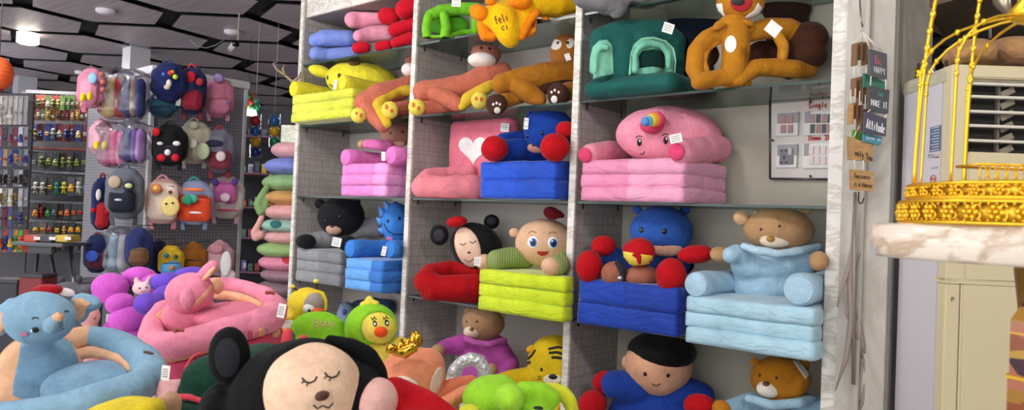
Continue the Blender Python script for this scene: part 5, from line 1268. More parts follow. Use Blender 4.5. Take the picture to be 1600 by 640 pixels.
ordn = ['leftmost','second','third','fourth','fifth','sixth','seventh','eighth','ninth','tenth','eleventh','twelfth','rightmost']
cn = {'#3a5a30':'green','#6a2c2c':'maroon','#4c6a34':'olive','#7a3a30':'brick red','#2f4a2c':'dark green','#5a2428':'dark red','#8a6a30':'tan','#5a2028':'maroon','#28306a':'navy','#3a6a34':'green','#70282c':'red','#6a7a3a':'olive','#7a8444':'olive green','#8a8a84':'grey',
 '#c89a2c':'golden','#5ab04a':'bright green','#4a6ab0':'blue','#c8c4bc':'white','#2f8a6a':'teal','#c0b030':'yellow','#c8602c':'orange','#3aa060':'green','#2c2c34':'black','#b8202c':'red','#d88a2c':'amber','#5a5a6a':'slate','#e0a81c':'yellow','#e09a1c':'amber','#c8a040':'gold','#9a3a2c':'rust','#d8b02c':'yellow','#5a4a3c':'brown','#a83c2c':'rust','#3a3a44':'charcoal'}
rnd = random.Random(3)
def toy_pack(label, px, py, w_, h_, Z, card_c, toy_c, grp, kind):
    o = thing('toy_pack', label, 'toy pack', W(px, py+h_/2, Z), grp)
    bm = bmesh.new(); cambox(bm, px, py, w_, h_, Z, .006, 0); link('card', bm, plain(card_c,.5), o, False)
    bm = bmesh.new(); kk = Z/F
    c = W(px, py+h_*.08, Z-.02)
    if kind == 0:     # little car
        obox(bm, c, (w_*.6*kk, .03, h_*.22*kk), CAMROT, .004); obox(bm, c+FZ*(h_*.13*kk), (w_*.34*kk, .028, h_*.14*kk), CAMROT, .004)
        for s in (-1,1): ball(bm, c+FX*(s*w_*.2*kk)-FZ*(h_*.13*kk), (h_*.09*kk,.02,h_*.09*kk), CAMROT, 8)
    elif kind == 1:   # figure
        ball(bm, c+FZ*(h_*.2*kk), h_*.12*kk, None, 8); tube(bm, [c+FZ*(h_*.1*kk), c-FZ*(h_*.12*kk)], h_*.1*kk, 6)
        for s in (-1,1): tube(bm, [c-FZ*(h_*.1*kk), c-FZ*(h_*.3*kk)+FX*(s*h_*.1*kk)], h_*.05*kk, 5); tube(bm, [c+FZ*(h_*.08*kk), c+FX*(s*h_*.2*kk)], h_*.04*kk, 5)
    else:             # cluster of balls
        for q in range(4): ball(bm, c+FX*((q % 2-.5)*w_*.30*kk)+FZ*((q//2-.5)*w_*.30*kk), w_*.19*kk, None, 8)
    link('toy', bm, plain(toy_c,.35), o)
    hook(o, W(px, py-h_*.42, Z+.0), .05)
    return o
for ri, (y, h_, nm, cols, n) in enumerate(rows):
    for i in range(n):
        px = 50+ (i+.5)*(100.0/n) - (0 if ri > 3 else 2); c = rnd.choice(cols); c2 = rnd.choice(cols)
        cc = rnd.choice(['#3a3c40','#55555a','#2c3a34','#77756f','#44363a'])
        where = ordn[i] if i < n-1 else 'rightmost'
        toy_pack('%s carded toy pack, %s in the %s row of the far toy rack' % (cn[c], where, nm), px, y+rnd.uniform(-1,1), 100.0/n*.97, h_*1.05, ZT-.02-rnd.random()*.05, cc if ri > 2 else c2, c if ri > 2 else rnd.choice(['#b89a5a','#8a8a80',c]), 'carded toys, %s row of the far rack' % nm, rnd.choice([0,1,2]))
# nearer rack on the very left with long hanging packs
nr = thing('toy_display_rack', 'nearer rack of long hanging toy packs cut off by the left edge', 'display stand', W(18, 560, 6.7)*1); nr.location.z = 0
bm = bmesh.new(); cambox(bm, 8, 320, 74, 350, 6.9, .03); link('pegboard_panel', bm, m_peg2, nr, False)
q = W(8, 500, 6.92)
for s in (-.15,.15):
    bm = bmesh.new(); u = q+FX*s; box(bm, (u.x-.02,u.y-.02,0),(u.x+.02,u.y+.02,1.2)); link('foot_post', bm, m_wf, nr, False)
rr2 = [(172,44,['#a8a49c','#c8c4bc','#b4b0aa'],'top','pale'),(213,30,['#3a4a8a','#8a3a50','#b0b0c0'],'second','blue and rose'),(246,26,['#d04a1c','#2a3a90','#c8a070'],'third','orange and blue'),
       (278,26,['#181818','#5a5048','#2a2a30'],'fourth','black'),(308,28,['#b0a890','#d8d8c8','#8a6a3a'],'fifth','pale'),(338,30,['#28306a','#c8b830','#7a1c2c'],'sixth','navy and red'),(376,34,['#d8a81c','#3a8a3c','#c84a2c','#2a3a80'],'seventh','bright coloured')]
for y, h_, cols, nm, cname in rr2:
    for i in range(7):
        px = -8+i*8; c = cols[i % len(cols)]
        toy_pack('%s hanging toy pack, %s in the %s row of the near left rack' % (cname, ordn[i] if i < 6 else 'rightmost', nm), px, y, 6.6, h_*1.02, 6.66-.05*(i % 2), rnd.choice(['#9a9aa0','#4a4c54',c,c]), cols[(i+1) % len(cols)], 'hanging packs, %s row of the near left rack' % nm, rnd.choice([0,1,2]))
# small chrome legged stand in front of the racks
st = thing('folding_stand', 'low dark stand with slanting chrome leg behind the elephant', 'stand', W(85,440,5.2)*1); st.location.z = 0
bm = bmesh.new(); cambox(bm, 85, 380, 80, 5, 5.2, .4, .01); link('top', bm, plain('#5a5a5e',.35), st, False)
bm = bmesh.new(); cambox(bm, 66, 390, 40, 12, 5.05, .05, .01); link('tray', bm, plain('#2c2c30',.4), st, False)
for a in ((78,384,92,470),(60,384,52,470),(110,384,118,470)):
    bm = bmesh.new(); p0, p1 = W(a[0],a[1],5.2), W(a[2],a[3],5.2); d = (p1-p0); p1 = p0+d*((p0.z-.012)/max(.01,-d.z)); tube(bm, [p0,p1], .014, 8); link('leg', bm, plain('#b8b8bc',.2,1), st)
for i, (px, c, lb_) in enumerate(((58,'#b83c2c','red'),(82,'#3c3c44','black'),(106,'#c8a43c','yellow'))):
    o = thing('toy_box', '%s small toy box lying on the low dark stand' % lb_, 'box', W(px, 375, 5.15))
    bm = bmesh.new(); cambox(bm, px, 372, 20, 10, 5.15, .15, .004); b_ = link('carton', bm, plain(c,.5), o, False)
    bm = bmesh.new(); cambox(bm, px, 372, 10, 5, 5.07, .004); link('sticker', bm, plain('#d8d4cc',.5), o, False)
rc = thing('red_cushion', 'dark red cushion showing behind the elephant head', 'cushion', W(72,447,3.4)*1)
rc.location.z = TT
# floor level plush behind: red and grey
Blob(3.2).e(75,452,22,9,ry=.06).e(75,560,22,90,ry=.07).done('cover', plush('#a01824',.4), rc, .01, squash=TT+.001)
# ---------------------------------------------------------------- far shelves right of the bags
ZS = 8.6
fs = thing('far_shelf', 'dark far shelving with thin pink shelf edges beyond the bags', 'shelving', W(415, 560, ZS)*1); fs.location.z = 0
bm = bmesh.new(); cambox(bm, 415, 322, 130, 300, ZS+.25, .03); link('back_panel', bm, plain('#24242c',.7), fs, False)
for y in (216, 273, 325, 372, 424):
    bm = bmesh.new(); cambox(bm, 415, y, 130, 2.2, ZS, .42); s_ = link('shelf', bm, plain('#8a5a72',.5), fs, False)
pz = W(415, 500, ZS+.2)
for px in (350, 478):
    bm = bmesh.new(); u = W(px,300,ZS+.2); box(bm, (u.x-.03,u.y-.03,0),(u.x+.03,u.y+.03,2.6)); link('side_post', bm, plain('#33333a',.6), fs, False)
cc_ = [('#1c1c24','black'),('#e8c82c','yellow'),('#2c8a5a','green'),('#c8c8d0','white'),('#28306a','navy'),('#b82c3c','red'),('#4a4a54','grey'),('#7a5ab0','violet')]
for ri, (y, hh) in enumerate(((206,14),(258,22),(312,18),(362,16),(412,18))):
    for i in range(9):
        px = 372+i*10.5; c, nme = cc_[(i*3+ri*5) % 8] if ri else cc_[(i*5) % 2*0+ (6 if i % 3 else 0)]
        h2 = hh*rnd.uniform(.6,1); yb = [214.5,271.5,323.5,370.5,422.5][ri]
        o = thing('boxed_toy', '%s boxed toy, %s on shelf %s of the dark far shelving' % (nme, ordn[i] if i < 8 else 'rightmost', ['one','two','three','four','five'][ri]), 'toy', W(px, yb, ZS-.1), 'boxed toys on the dark far shelves')
        bm = bmesh.new(); cambox(bm, px, yb-h2/2-.2, 8.2, h2, ZS-.1, .08, .006); link('box', bm, plain(c,.35), o, False)
        bm = bmesh.new(); cambox(bm, px, yb-h2/2-.2, 5, h2*.5, ZS-.145, .012, .003); link('window', bm, plain(cc_[(i*5+ri*3+2) % 8][0],.2), o, False)
# tubes of balls
for nm, px, y0, cols in (('left tube of red, blue and yellow balls hanging by the far shelves',399,188,['#c8202c','#2c64b8','#e0a81c','#243a9c']),('right tube of blue, yellow and green balls hanging by the far shelves',429,188,['#2c6ab8','#dca81c','#1c8a5a'])):
    o = thing('ball_tube', nm, 'toy', W(px, y0+4*17, 6.4), 'hanging tubes of balls')
    for i, c in enumerate(cols):
        bm = bmesh.new(); ball(bm, W(px+ (i-1)*.3, y0+i*16.5+.5, 6.4), 8*6.4/F, None, 20); link('ball', bm, plain(c,.25), o)
    n = len(cols)
    bm = bmesh.new(); tube(bm, [W(px,y0-10,6.4), W(px,y0+n*16.5-8,6.4)], 9*6.4/F, 16); link('clear_net', bm, sheet_clear('#fbfbfb', .0, .1), o)
    bm = bmesh.new(); tube(bm, [W(px,y0-11,6.4), Vector((W(px,y0-11,6.4).x, W(px,y0-11,6.4).y, CEIL-.05))], .0012, 5); link('string', bm, plain('#dddddd'), o)
# white card sign beside the shelving
sg = thing('white_card_sign', 'plain pale patterned card standing at the shelving edge above the round pads', 'sign', W(455,222,4.95))
bm = bmesh.new(); cambox(bm, 455, 209, 31, 27, 4.98, .012, .002); link('card', bm, marble('#cfd0c0','#b0b0a2',9,.4,.1), sg, False)

# ---------------------------------------------------------------- pile of round pads left of the shelving
padm = plush
pads = [(237,28,'#dba4a8','pale pink',425,34),(262,26,'#7c88cc','periwinkle blue',414,30),(287,26,'#8cae7a','moss green',411,28),(310,23,'#c8965c','caramel',412,24),(332,25,'#e0a6a4','rose',412,26),(353,20,'#98bcac','mint green dark spotted',407,20),(371,22,'#dca4a4','dusty pink',412,22),(390,24,'#94b474','leaf green',403,26),(410,24,'#dc8aa2','candy pink heart printed',405,24),(429,20,'#9c7a84','mauve',408,22),(449,22,'#8a7078','dark mauve',403,22)]
def flat(p, o, y0, y1, Z):
    za, zb_ = W(460, y1, Z).z-o.location.z+.0015, W(460, y0, Z).z-o.location.z-.0015
    for v in p.data.vertices: v.co.z = max(za, min(zb_, v.co.z))
for i, (y, hh, c, nm, xl, r_) in enumerate(pads):
    Zp = 5.6
    o = thing('round_pad', '%s plush pad, %s in the pile left of the shelving' % (nm, ['topmost','second','third','fourth','fifth','sixth','seventh','eighth','ninth','tenth','eleventh'][i]), 'cushion', W(xl+56, y+hh/2, Zp), 'pile of round plush pads')
    b = Blob(Zp).e(xl+56, y, 56, hh/2+3.5, ry=.26)
    p_ = b.done('cushion', plush(c,.35), o, .012, 4)
    flat(p_, o, y-hh/2, y+hh/2, Zp)
    T = surf(p_)
    if 'spot' in nm: patch('spot', p_, oval(431,350,9,6), plush('#2f6a66',.2), p_, T)
    if 'heart' in nm: patch('heart', p_, oval(449,404,9,8), plush('#c83c44',.2), p_, T)
for i, y in enumerate((470,490,512,534,556)):
    o = thing('round_pad', 'grey mauve plush pad low in the pile, %s below the dark mauve one' % ['first','second','third','fourth','fifth'][i], 'cushion', W(460, y+11, 5.6), 'pile of round plush pads')
    flat(Blob(5.6).e(460, y, 56, 14, ry=.26).done('cushion', plush('#857078',.35), o, .014, 4), o, y-10.8, y+10.8, 5.6)
bp_ = thing('low_plinth', 'low white plinth under the pile of round pads', 'plinth', W(460,600,5.6)*1); bp_.location.z = 0
zt_ = W(460, 566, 5.6).z; c_ = W(460,566,5.6)
bm = bmesh.new(); box(bm, (c_.x-.2, c_.y-.2, .04), (c_.x+.2, c_.y+.2, zt_-.02), .005); link('block', bm, m_wf, bp_, False)
bm = bmesh.new(); box(bm, (c_.x-.22, c_.y-.22, zt_-.02), (c_.x+.22, c_.y+.22, zt_), .004); link('top_board', bm, plain('#aaa6a0',.5), bp_, False)
for nm, pts, c in (('green long plush tail dangling from the pile of pads', [(424,276,4.5),(418,292,5),(410,305,6),(404,318,8),(408,330,8),(415,322,5),(418,308,4)], '#7c9c64'), ('pink long plush tail dangling from the pile of pads', [(409,338,4.5),(404,350,5),(398,362,6),(400,370,7),(408,366,6)], '#dca49c')):
    o = thing('plush_tail', nm, 'plush toy', W(pts[0][0],pts[-1][1],5.45)); bar('body', o, 5.45, pts, plush(c,.3), .008)

# ---------------------------------------------------------------- things at the ceiling
def disc_light(label, px, py, r, lit, cat='light', h=.03):
    p = WZ(px, py, CEIL-.05); Z = (p-CAM).dot(fwd); R = r*Z/F
    o = thing('ceiling_light', label, cat, (p.x, p.y, CEIL-.05), 'round ceiling lights')
    bm = bmesh.new(); lathe(bm, (p.x,p.y,CEIL-.05-h), [(R*.9,0),(R,.006),(R,h-.001)], 28); link('housing', bm, plain('#fff2dc',.4,emit=9) if lit else plain('#c9c4ca',.4), o)
    bm = bmesh.new(); lathe(bm, (p.x,p.y,CEIL-.05-h-.003), [(R*.84,0),(R*.86,.0035)], 28)
    link('diffuser', bm, plain('#fff6e8',.4,emit=14) if lit else plain('#dcd6da',.5), o)
    return p, R
disc_light('unlit round ceiling light above the toy racks, nearest the top edge', 166, 15, 15, False)
disc_light('unlit round ceiling light beside the security camera', 364, 48, 13, False)
disc_light('unlit small round ceiling light far off over the toy rack', 128, 112, 10, False)
p, R = disc_light('square glaring ceiling lamp near the orange lantern', 44, 52, 15, True, h=.10)
area('lamp_glow', (p.x, p.y, CEIL-.17), (p.x, p.y, 0), .25, 30, (1,.96,.88))
bm = bmesh.new()
p = W(389,150,6.9); o = thing('balloon_bunch', 'bunch of green, red, blue and yellow balls round a small lit lamp', 'decoration', (p.x,p.y,p.z))
for dx, dy, r, c in ((0,-4,6,'#2f7a4c'),(-8,2,6,'#2c4c9c'),(2,4,7,'#a83030'),(10,2,6,'#2f8a5a'),(12,12,7,'#1f7a58'),(-9,16,8,'#c8a42c'),(4,14,7,'#2a7a54'),(-3,10,6,'#7a6a2c'),(8,-4,5,'#a03838')):
    bm = bmesh.new(); ball(bm, W(388+dx,155+dy,6.9+.02*dx/4), r*6.9/F, None, 16); link('ball', bm, plain(c,.4), o)
bm = bmesh.new(); q = W(389,150,6.9); tube(bm, [q, Vector((q.x,q.y,CEIL-.05))], .002, 6); link('cord', bm, plain('#222222'), o)
bm = bmesh.new(); lathe(bm, W(391,180,6.85), [(.05,0),(.06,.01),(.045,.05)], 20); link('lamp', bm, plain('#fff4dc',.4,emit=12), o)
p = W(-2,115,4.6); o = thing('paper_lantern', 'orange round paper lantern at the left edge under the ceiling', 'lantern', (p.x,p.y,p.z-.1))
bm = bmesh.new(); k = 4.6/F; prof = []
for i in range(25):
    t = PI*i/24; prof.append((max(.004, math.sin(t)*20*k*(1+.025*(i % 2))), -math.cos(t)*26*k))
lathe(bm, p, prof, 28); link('shade', bm, plain('#d9541f',.6), o, False)
bm = bmesh.new(); tube(bm, [p+FZ*26*k, Vector((p.x,p.y,CEIL-.05))], .003, 5); link('cord', bm, plain('#333333'), o)
bm = bmesh.new(); lathe(bm, p-FZ*(26*k+.012), [(.02,0),(.03,.012)], 16); link('bottom_cap', bm, plain('#7a2a14',.5), o)
# security camera
p = W(364,73,6.0); o = thing('security_camera', 'small white bullet security camera with a black face on the ceiling', 'camera', (p.x,p.y,CEIL-.05))
R = (CAMROT @ Matrix.Rotation(math.radians(35),3,'Z') @ Matrix.Rotation(math.radians(-12),3,'X'))
bm = bmesh.new(); obox(bm, p, (.05,.14,.05), R, .012); link('housing', bm, plain('#b8b4a8',.4), o)
bm = bmesh.new(); obox(bm, p+R @ Vector((0,-.075,0)), (.056,.02,.056), R, .008); link('lens_face', bm, plain('#0c0c0e',.15), o)
bm = bmesh.new(); q = W(372,66,6.1); tube(bm, [p+FZ*.02, q+FZ*.02, Vector((q.x,q.y,CEIL-.05))], .008, 8); link('bracket', bm, plain('#a8a498',.4), o)
bm = bmesh.new(); tube(bm, [W(x,y,6.1) for x,y in ((350,62),(338,70),(322,75),(308,72),(296,62))], .003, 5); link('cable', bm, plain('#8a8a90',.5), o)
# antler twigs outside the shelving
o = thing('antler_ornament', 'tan branching antler ornament left of the yellow folding sofa', 'ornament', W(460,136,4.85), None)
m_ant = plain('#8f7a62', .5)
for pts in ([(466,150),(458,128),(446,118),(432,108),(427,99),(431,97)],[(446,118),(442,108),(444,101)],[(458,128),(468,120),(470,112)],[(466,150),(474,130),(476,114)]):
    bm = bmesh.new(); n = len(pts); tube(bm, [W(x,y,4.9) for x,y in pts], [.013-.009*i/(n-1) for i in range(n)], 8); link('antler_branch', bm, m_ant, o)

# loose plush standing behind the heap, by the toy racks
o = thing('husky_plush', 'grey and white husky plush lying behind the elephant ear', 'plush toy', W(118,470,3.28)*1); o.location.z = TT
b = Blob(3.28).e(112,452,26,12,ry=.07,tilt=8).e(138,452,12,9,ry=.05).e(118,500,34,44,ry=.08).done('body', plush('#5c5c64',.4), o, .01, squash=TT+.001)
T = surf(b); patch('mask', b, oval(104,456,14,6,10), plush('#d8d4d2',.2), b, T); dome('eye', b, 98, 451, 2, 2, m_ink, T)
for x, y in ((96,438),(124,436)): Blob(3.28).e(x,y,5,7,ry=.02).done('ear', plush('#4a4a52',.3), b, .007)
o = thing('pink_plush_ball', 'pale pink round plush peeping over the elephant ring beside its ear', 'plush toy', W(142,498,2.6)*1); o.location.z = TT
b = Blob(2.6).e(140,494,15,17,ry=.04).e(140,560,16,60,ry=.045).done('body', plush('#dba4a0',.3), o, .008, squash=TT+.001)
dome('eye', b, 148, 497, 1.6, 1.6, plain('#7a2a2a'), surf(b))
for i, (px, w_, y0, c, nm) in enumerate(((18,44,440,'#2c2c34','black'),(60,36,432,'#7a2228','dark red'),(150,40,440,'#2a2d3a','charcoal blue'),(186,30,450,'#4a4a50','grey'))):
    o = thing('storage_carton', '%s carton standing on the floor below the toy racks' % nm, 'box', W(px,600,4.9)*1); o.location.z = 0
    u = W(px,y0,4.9); kk = 4.9/F
    bm = bmesh.new(); obox(bm, Vector((u.x,u.y,u.z/2)), (w_*kk, .16, u.z), CAMROT, .006); link('carton', bm, plain(c,.6), o, False)
    bm = bmesh.new(); obox(bm, Vector((u.x,u.y,u.z+.012)), (w_*kk*1.04, .17, .022), CAMROT, .005); link('lid', bm, plain('#3c3a3e',.6), o, False)
    bm = bmesh.new(); obox(bm, Vector((u.x,u.y,u.z*.8))-FY*.082, (w_*kk*.5, .004, .05), CAMROT, .001); link('label_plate', bm, plain('#b8b4ae',.5), o, False)
# ================================================================ right side: pillar, signs, air conditioner, bird cage
m_pil = marble('#b7b1a7', '#a29b91', 2.2, .1, .10, .5, (1,1,.5))
xl, xr = WY(1317,300,2.76).x, WY(1386,300,2.74).x
bm = bmesh.new(); box(bm, (XP[3]+.0535, 2.775, 0), (xr, YB+.13, CEIL)); structure('wall_pillar', bm, m_pil)
bm = bmesh.new(); x = WY(1350,300,2.77).x; box(bm, (x-.012, 2.752, 0), (x+.006, 2.7755, CEIL), .002); structure('trim_3', bm, plain('#a8a298',.4))
bm = bmesh.new(); box(bm, (xr+.0005, 2.80, 0), (xr+.006, 2.86, CEIL)); structure('shadow_gap_strip', bm, plain('#8b8a84',.5))  # darker strip added in place of the shadow gap along the pillar side
# hanging rod with signs
Z = ZY(1345,200,2.66)
hk = thing('sign_hanger', 'thin steel rod and hook on the pillar carrying the little word signs', 'hanger', W(1340,600,Z+.05))
ms = plain('#9a958c', .3, .8)
bm = bmesh.new(); tube(bm, [W(1343,-10,Z+.03), W(1345,30,Z), W(1348,42,Z)], .003, 6); link('upper_wire', bm, ms, hk)
bm = bmesh.new(); tube(bm, [W(1336,300,Z+.06), W(1333,600,Z+.06)], .006, 8); link('rod', bm, plain('#8a7f76',.4,.3), hk)
bm = bmesh.new(); tube(bm, [W(1342,300,Z+.02), W(1341,313,Z), W(1343,318,Z-.01), W(1347,317,Z-.015), W(1350,309,Z-.02)], .0025, 6); link('hook', bm, plain('#4a4642',.3,.8), hk)
def signs(label, quad, dZ, c, txt, cords, name='word_sign', th=.008, edge=None, cat='sign'):
    o = thing(name, label, cat, W(quad[3][0], quad[3][1], Z+dZ), 'small hanging word signs')
    P = [W(q[0], q[1], Z+dZ+(q[2] if len(q) > 2 else 0)) for q in quad]
    n = (P[1]-P[0]).cross(P[3]-P[0]).normalized()
    if n.dot(P[0]-CAM) < 0: n = -n
    bm = bmesh.new(); A = [bm.verts.new(p) for p in P]; B = [bm.verts.new(p+n*th) for p in P]
    bm.faces.new(A); bm.faces.new(B[::-1])
    for i in range(4): bm.faces.new((A[i], A[(i+1)%4], B[(i+1)%4], B[i]))
    b = link('board', bm, c if not isinstance(c, str) else plain(c,.5), o, False)
    if txt:
        bm = bmesh.new(); U_, V_ = P[1]-P[0], P[3]-P[0]
        for (t, x, y, w_, h_, col) in txt:
            bm = bmesh.new()
            for s in strokes(t, x, y, w_, h_, .25):
                if len(s) > 1: tube(bm, [P[0]+U_*a+V_*b2-n*.0012 for a, b2 in s], U_.length*.016, 5)
            link('lettering', bm, plain(col,.6), b, False)
    for (x0,y0,x1,y1) in cords:
        bm = bmesh.new(); tube(bm, [W(x0,y0,Z+dZ), W(x1,y1,Z+dZ)], .0022, 5); link('cord', bm, plain('#d8d0c4',.7), o)
    return o
wood = marble('#b98f5e', '#a27a4a', 9, .2, .15, .5, (1,1,6))
wood2 = plain('#7a5a3c', .55)
# edge-on boards
for i, (x, y0, y1, w_, c) in enumerate(((1335,68,103,6,wood2),(1343,66,94,5,wood2),(1351,66,102,6,wood2),(1334,122,150,6,wood2),(1342,120,160,6,wood2),(1353,118,162,7,wood2),(1329,162,194,7,wood),(1336,160,186,6,wood2),(1343,164,206,6,wood2),(1352,170,216,7,wood2))):
    o = thing('word_sign', '%s thin brown wooden word sign seen edge on in the hanging bundle' % ordn[i], 'sign', W(x, y1, Z+.01*i), 'edge on signs in the hanging bundle')
    bm = bmesh.new(); kk = Z/F
    R = CAMROT @ Matrix.Rotation(math.radians(-72),3,'Z')
    obox(bm, W(x,(y0+y1)/2,Z+.02+.004*i), (.026, .006, (y1-y0)*kk), R, .001); link('board', bm, c, o, False)
    bm = bmesh.new(); tube(bm, [W(x,y0,Z+.02), W(1347,50,Z+.02)] if i < 3 else [W(x,y0,Z+.02), W(x+.5,y0-22,Z+.02)], .002, 5); link('cord', bm, plain('#e0dace',.7), o)
signs('charcoal word sign with pink lettering, topmost of the bundle', [(1358,76),(1386,84,.02),(1386,124,.02),(1361,119)], -.02, '#55575c', [('Be',.3,.2,.14,.3,'#d06a74'),('HAPPY',.2,.6,.1,.22,'#c8c8c8')], [(1360,77,1348,50),(1378,80,1348,50),(1372,78,1348,50)])
signs('teal strip sign between the two charcoal signs', [(1350,114),(1384,128,.02),(1384,142,.02),(1350,136)], .01, '#3f7a66', None, [(1354,115,1354,104)])
signs('charcoal word sign with white lettering, second of the bundle', [(1358,133),(1390,141,.02),(1388,179,.02),(1357,171)], -.02, '#4a4d50', [('in',.4,.15,.12,.2,'#4a9a9a'),('MAKE IT',.12,.55,.09,.25,'#e0e0dc')], [(1360,134,1361,119),(1384,140,1384,124)])
signs('violet grey word sign with looping white lettering, third of the bundle', [(1352,174),(1386,185,.02),(1384,213,.02),(1350,207)], -.03, '#4c4a5c', [('Attitude',.08,.3,.085,.45,'#f0eeee')], [(1356,175,1360,171),(1382,184,1386,178)])
signs('pale teal word sign under the violet grey one', [(1350,209),(1379,214,.02),(1376,227,.02),(1350,221)], -.01, '#4a8a9a', [('SHINE ON',.1,.3,.08,.35,'#b8d8e0')], [(1356,210,1356,204)])
signs('bright green board sign peeping out below the bundle', [(1333,202),(1371,214,.02),(1362,232,.02),(1333,226)], .02, '#6a9a3a', None, [(1340,203,1343,196)])
signs('upper light wooden sign with brown lettering', [(1326,213),(1363,226,.0),(1362,252,0),(1327,249)], -.0, wood, [('only You',.25,.45,.075,.28,'#4a3826')], [(1334,215,1338,205),(1356,222,1352,214)], th=.014)
signs('lower light wooden sign hung beneath the other wooden one', [(1330,264),(1365,268),(1365,299),(1330,296)], -.01, wood, [('Success',.12,.16,.085,.24,'#3a2c1e'),('is a choice',.1,.58,.06,.22,'#4a3826')], [(1336,264,1335,249),(1349,266,1349,250)], th=.014)
# dried branch bundle
db_ = thing('dried_branch', 'grey brown dried reed bundle hanging down the pillar below the signs', 'dried plant', W(1333,600,Z+.1))
mb_ = plain('#8d8078', .7)
for pts, r in (([(1334,330),(1332,390),(1328,440),(1331,500),(1322,560),(1305,610)],[2,4,6,7,5,1]),([(1333,370),(1326,420),(1312,460),(1308,480)],[2,5,3,1]),([(1335,400),(1330,450),(1333,495),(1341,530),(1348,560)],[3,6,6,4,2]),([(1336,480),(1342,500),(1348,540),(1352,552)],[2,3,5,1]),([(1348,560),(1343,600),(1341,640)],[2,2,2]),([(1350,560),(1352,590),(1348,625),(1342,640)],[2,2,4,3]),([(1320,455),(1322,490),(1330,505)],[2,2.5,3]),([(1345,395),(1340,410),(1336,430)],[1,2,1])):
    bm = bmesh.new(); tube(bm, [W(x,y,Z+.07) for x,y in pts], [q*.8*Z/F for q in r], 8)
    link('reed', bm, mb_, db_)
# electrical sample board in the right bay
yb_ = 3.195; 
def QY(x, y): return (x, y, (WY(x,y,yb_)-CAM).dot(fwd))
eb_ = thing('electrical_sample_board', 'white framed board of sample switches and sockets at the back of the right bay', 'board', WY(1250,279,yb_))
bd_ = card('panel', eb_, [QY(1204,158),QY(1304,152),QY(1304,280),QY(1204,279)], 0, plain('#cdc6bf',.4), text=[('Single 2-4',.62,.05,.036,.07,0),('Demo 3x3',.62,.46,.036,.06,0)], ink='#b03a34', thick=.004)
for a in (((1204,158),(1304,152)),((1204,279),(1304,280)),((1204,158),(1204,279))):
    bm = bmesh.new(); tube(bm, [W(*QY(*a[0]))-Vector((0,.006,0)), W(*QY(*a[1]))-Vector((0,.006,0))], .005, 6); link('frame', bm, plain('#57565a',.3,.5), eb_)
for p in ((1266,159),(1207,219),(1266,275)):
    bm = bmesh.new(); ball(bm, WY(p[0],p[1],yb_-.012), .005); link('screw', bm, plain('#1c1c1e',.3,.5), eb_)
gy, wh = plain('#8d8d90',.4), plain('#dad8d6',.35)
def plate(q, rects, lab):
    def C_(x, y, d): return WY(x, y, yb_-d)
    bm = bmesh.new(); p0, p1 = C_(q[0],q[3],.006), C_(q[1],q[2],.006); box(bm, (p0.x, yb_-.016, p0.z), (p1.x, yb_-.0065, p1.z), .002); pl_ = link('switch_plate', bm, wh, eb_, False, lab)
    for (x0,x1,y0,y1,c,d) in rects:
        bm = bmesh.new(); a, b_ = C_(x0,y1,.018), C_(x1,y0,.018); box(bm, (a.x, yb_-.018-d, a.z), (b_.x, yb_-.0165, b_.z)); link('rocker', bm, plain(c,.35), pl_, False)
red = '#a87a74'
plate((1213,1249,174,213), [(1214,1248,175,193,'#8d8d90',.001)]+[(1220+11*i,1228+11*i,180+15*j,193+15*j,red,.004) for i in range(2) for j in range(2)], 'plate with four small rockers')
plate((1256,1303,173,212), [(1257,1266,174,192,'#8d8d90',.001)]+[(1266+9*i,1273+9*i,178+16*j,192+16*j,(red if (i+j) % 2 == 0 else '#3c3c40'),.004) for i in range(4) for j in range(2)], 'wide plate with eight rockers')
plate((1213,1247,224,262), [(1214,1246,225,243,'#8d8d90',.001),(1218,1240,232,257,'#6a6a6e',.004),(1232,1238,231,242,'#b0b0b4',.007),(1220,1223,234,237,'#18181a',.006),(1227,1230,234,237,'#18181a',.006),(1224,1227,243,249,'#18181a',.006),(1220,1224,252,255,'#18181a',.006),(1227,1231,252,255,'#18181a',.006)], 'grey wall socket')
plate((1255,1303,223,263), [(1256,1264,224,243,'#8d8d90',.001)]+[(1264+9.5*i,1271.5+9.5*i,228+15.5*j,241+15.5*j,'#d8c8c4',.004) for i in range(4) for j in range(2)], 'wide plate with eight pale rockers')

# ---------------------------------------------------------------- tall air conditioner
ZA = 2.3
C0 = W(1472, 366, ZA); C0.z = 0
ang = math.radians(2)
ax_ = Vector((math.cos(YAW-ang), math.sin(YAW-ang), 0)); ay_ = Vector((-ax_.y, ax_.x, 0))
ztop = W(1480, 102, ZA).z
RA = Matrix((ax_, ay_, FZ)).transposed()
def A_(u, v, z): return C0+ax_*u+ay_*v+FZ*z
def abox(bm, u0, u1, v0, v1, z0, z1, bev=0): return obox(bm, A_((u0+u1)/2,(v0+v1)/2,(z0+z1)/2), (u1-u0, v1-v0, z1-z0), RA, bev)
def afront(px, py):           # pixel on the front face -> (u, z)
    d = ray(px, py); n = ay_; t = (C0-CAM).dot(n)/d.dot(n); p = CAM+d*t; return (p-C0).dot(ax_), p.z
ac = thing('air_conditioner', 'tall cream floor standing air conditioner with louvres behind the bird cage', 'air conditioner', A_(.27,.15,0))
m_cr = plain('#d3c6a2', .35); m_lav = plain('#cfc9cf', .4)
u1_, zt1 = afront(1508,124); u2_, zb1 = afront(1508,238)
bm = bmesh.new()
abox(bm, .0, u1_, -.03, .02, 1.36, ztop, .004); abox(bm, .46, .54, -.03, .02, 1.36, ztop, .004)
abox(bm, u1_, .46, -.03, .02, zt1, ztop, .004); abox(bm, u1_, .46, -.03, .02, 1.36, zb1, .004)
link('front_frame', bm, m_cr, ac, False)
us, zs = afront(1473,437)
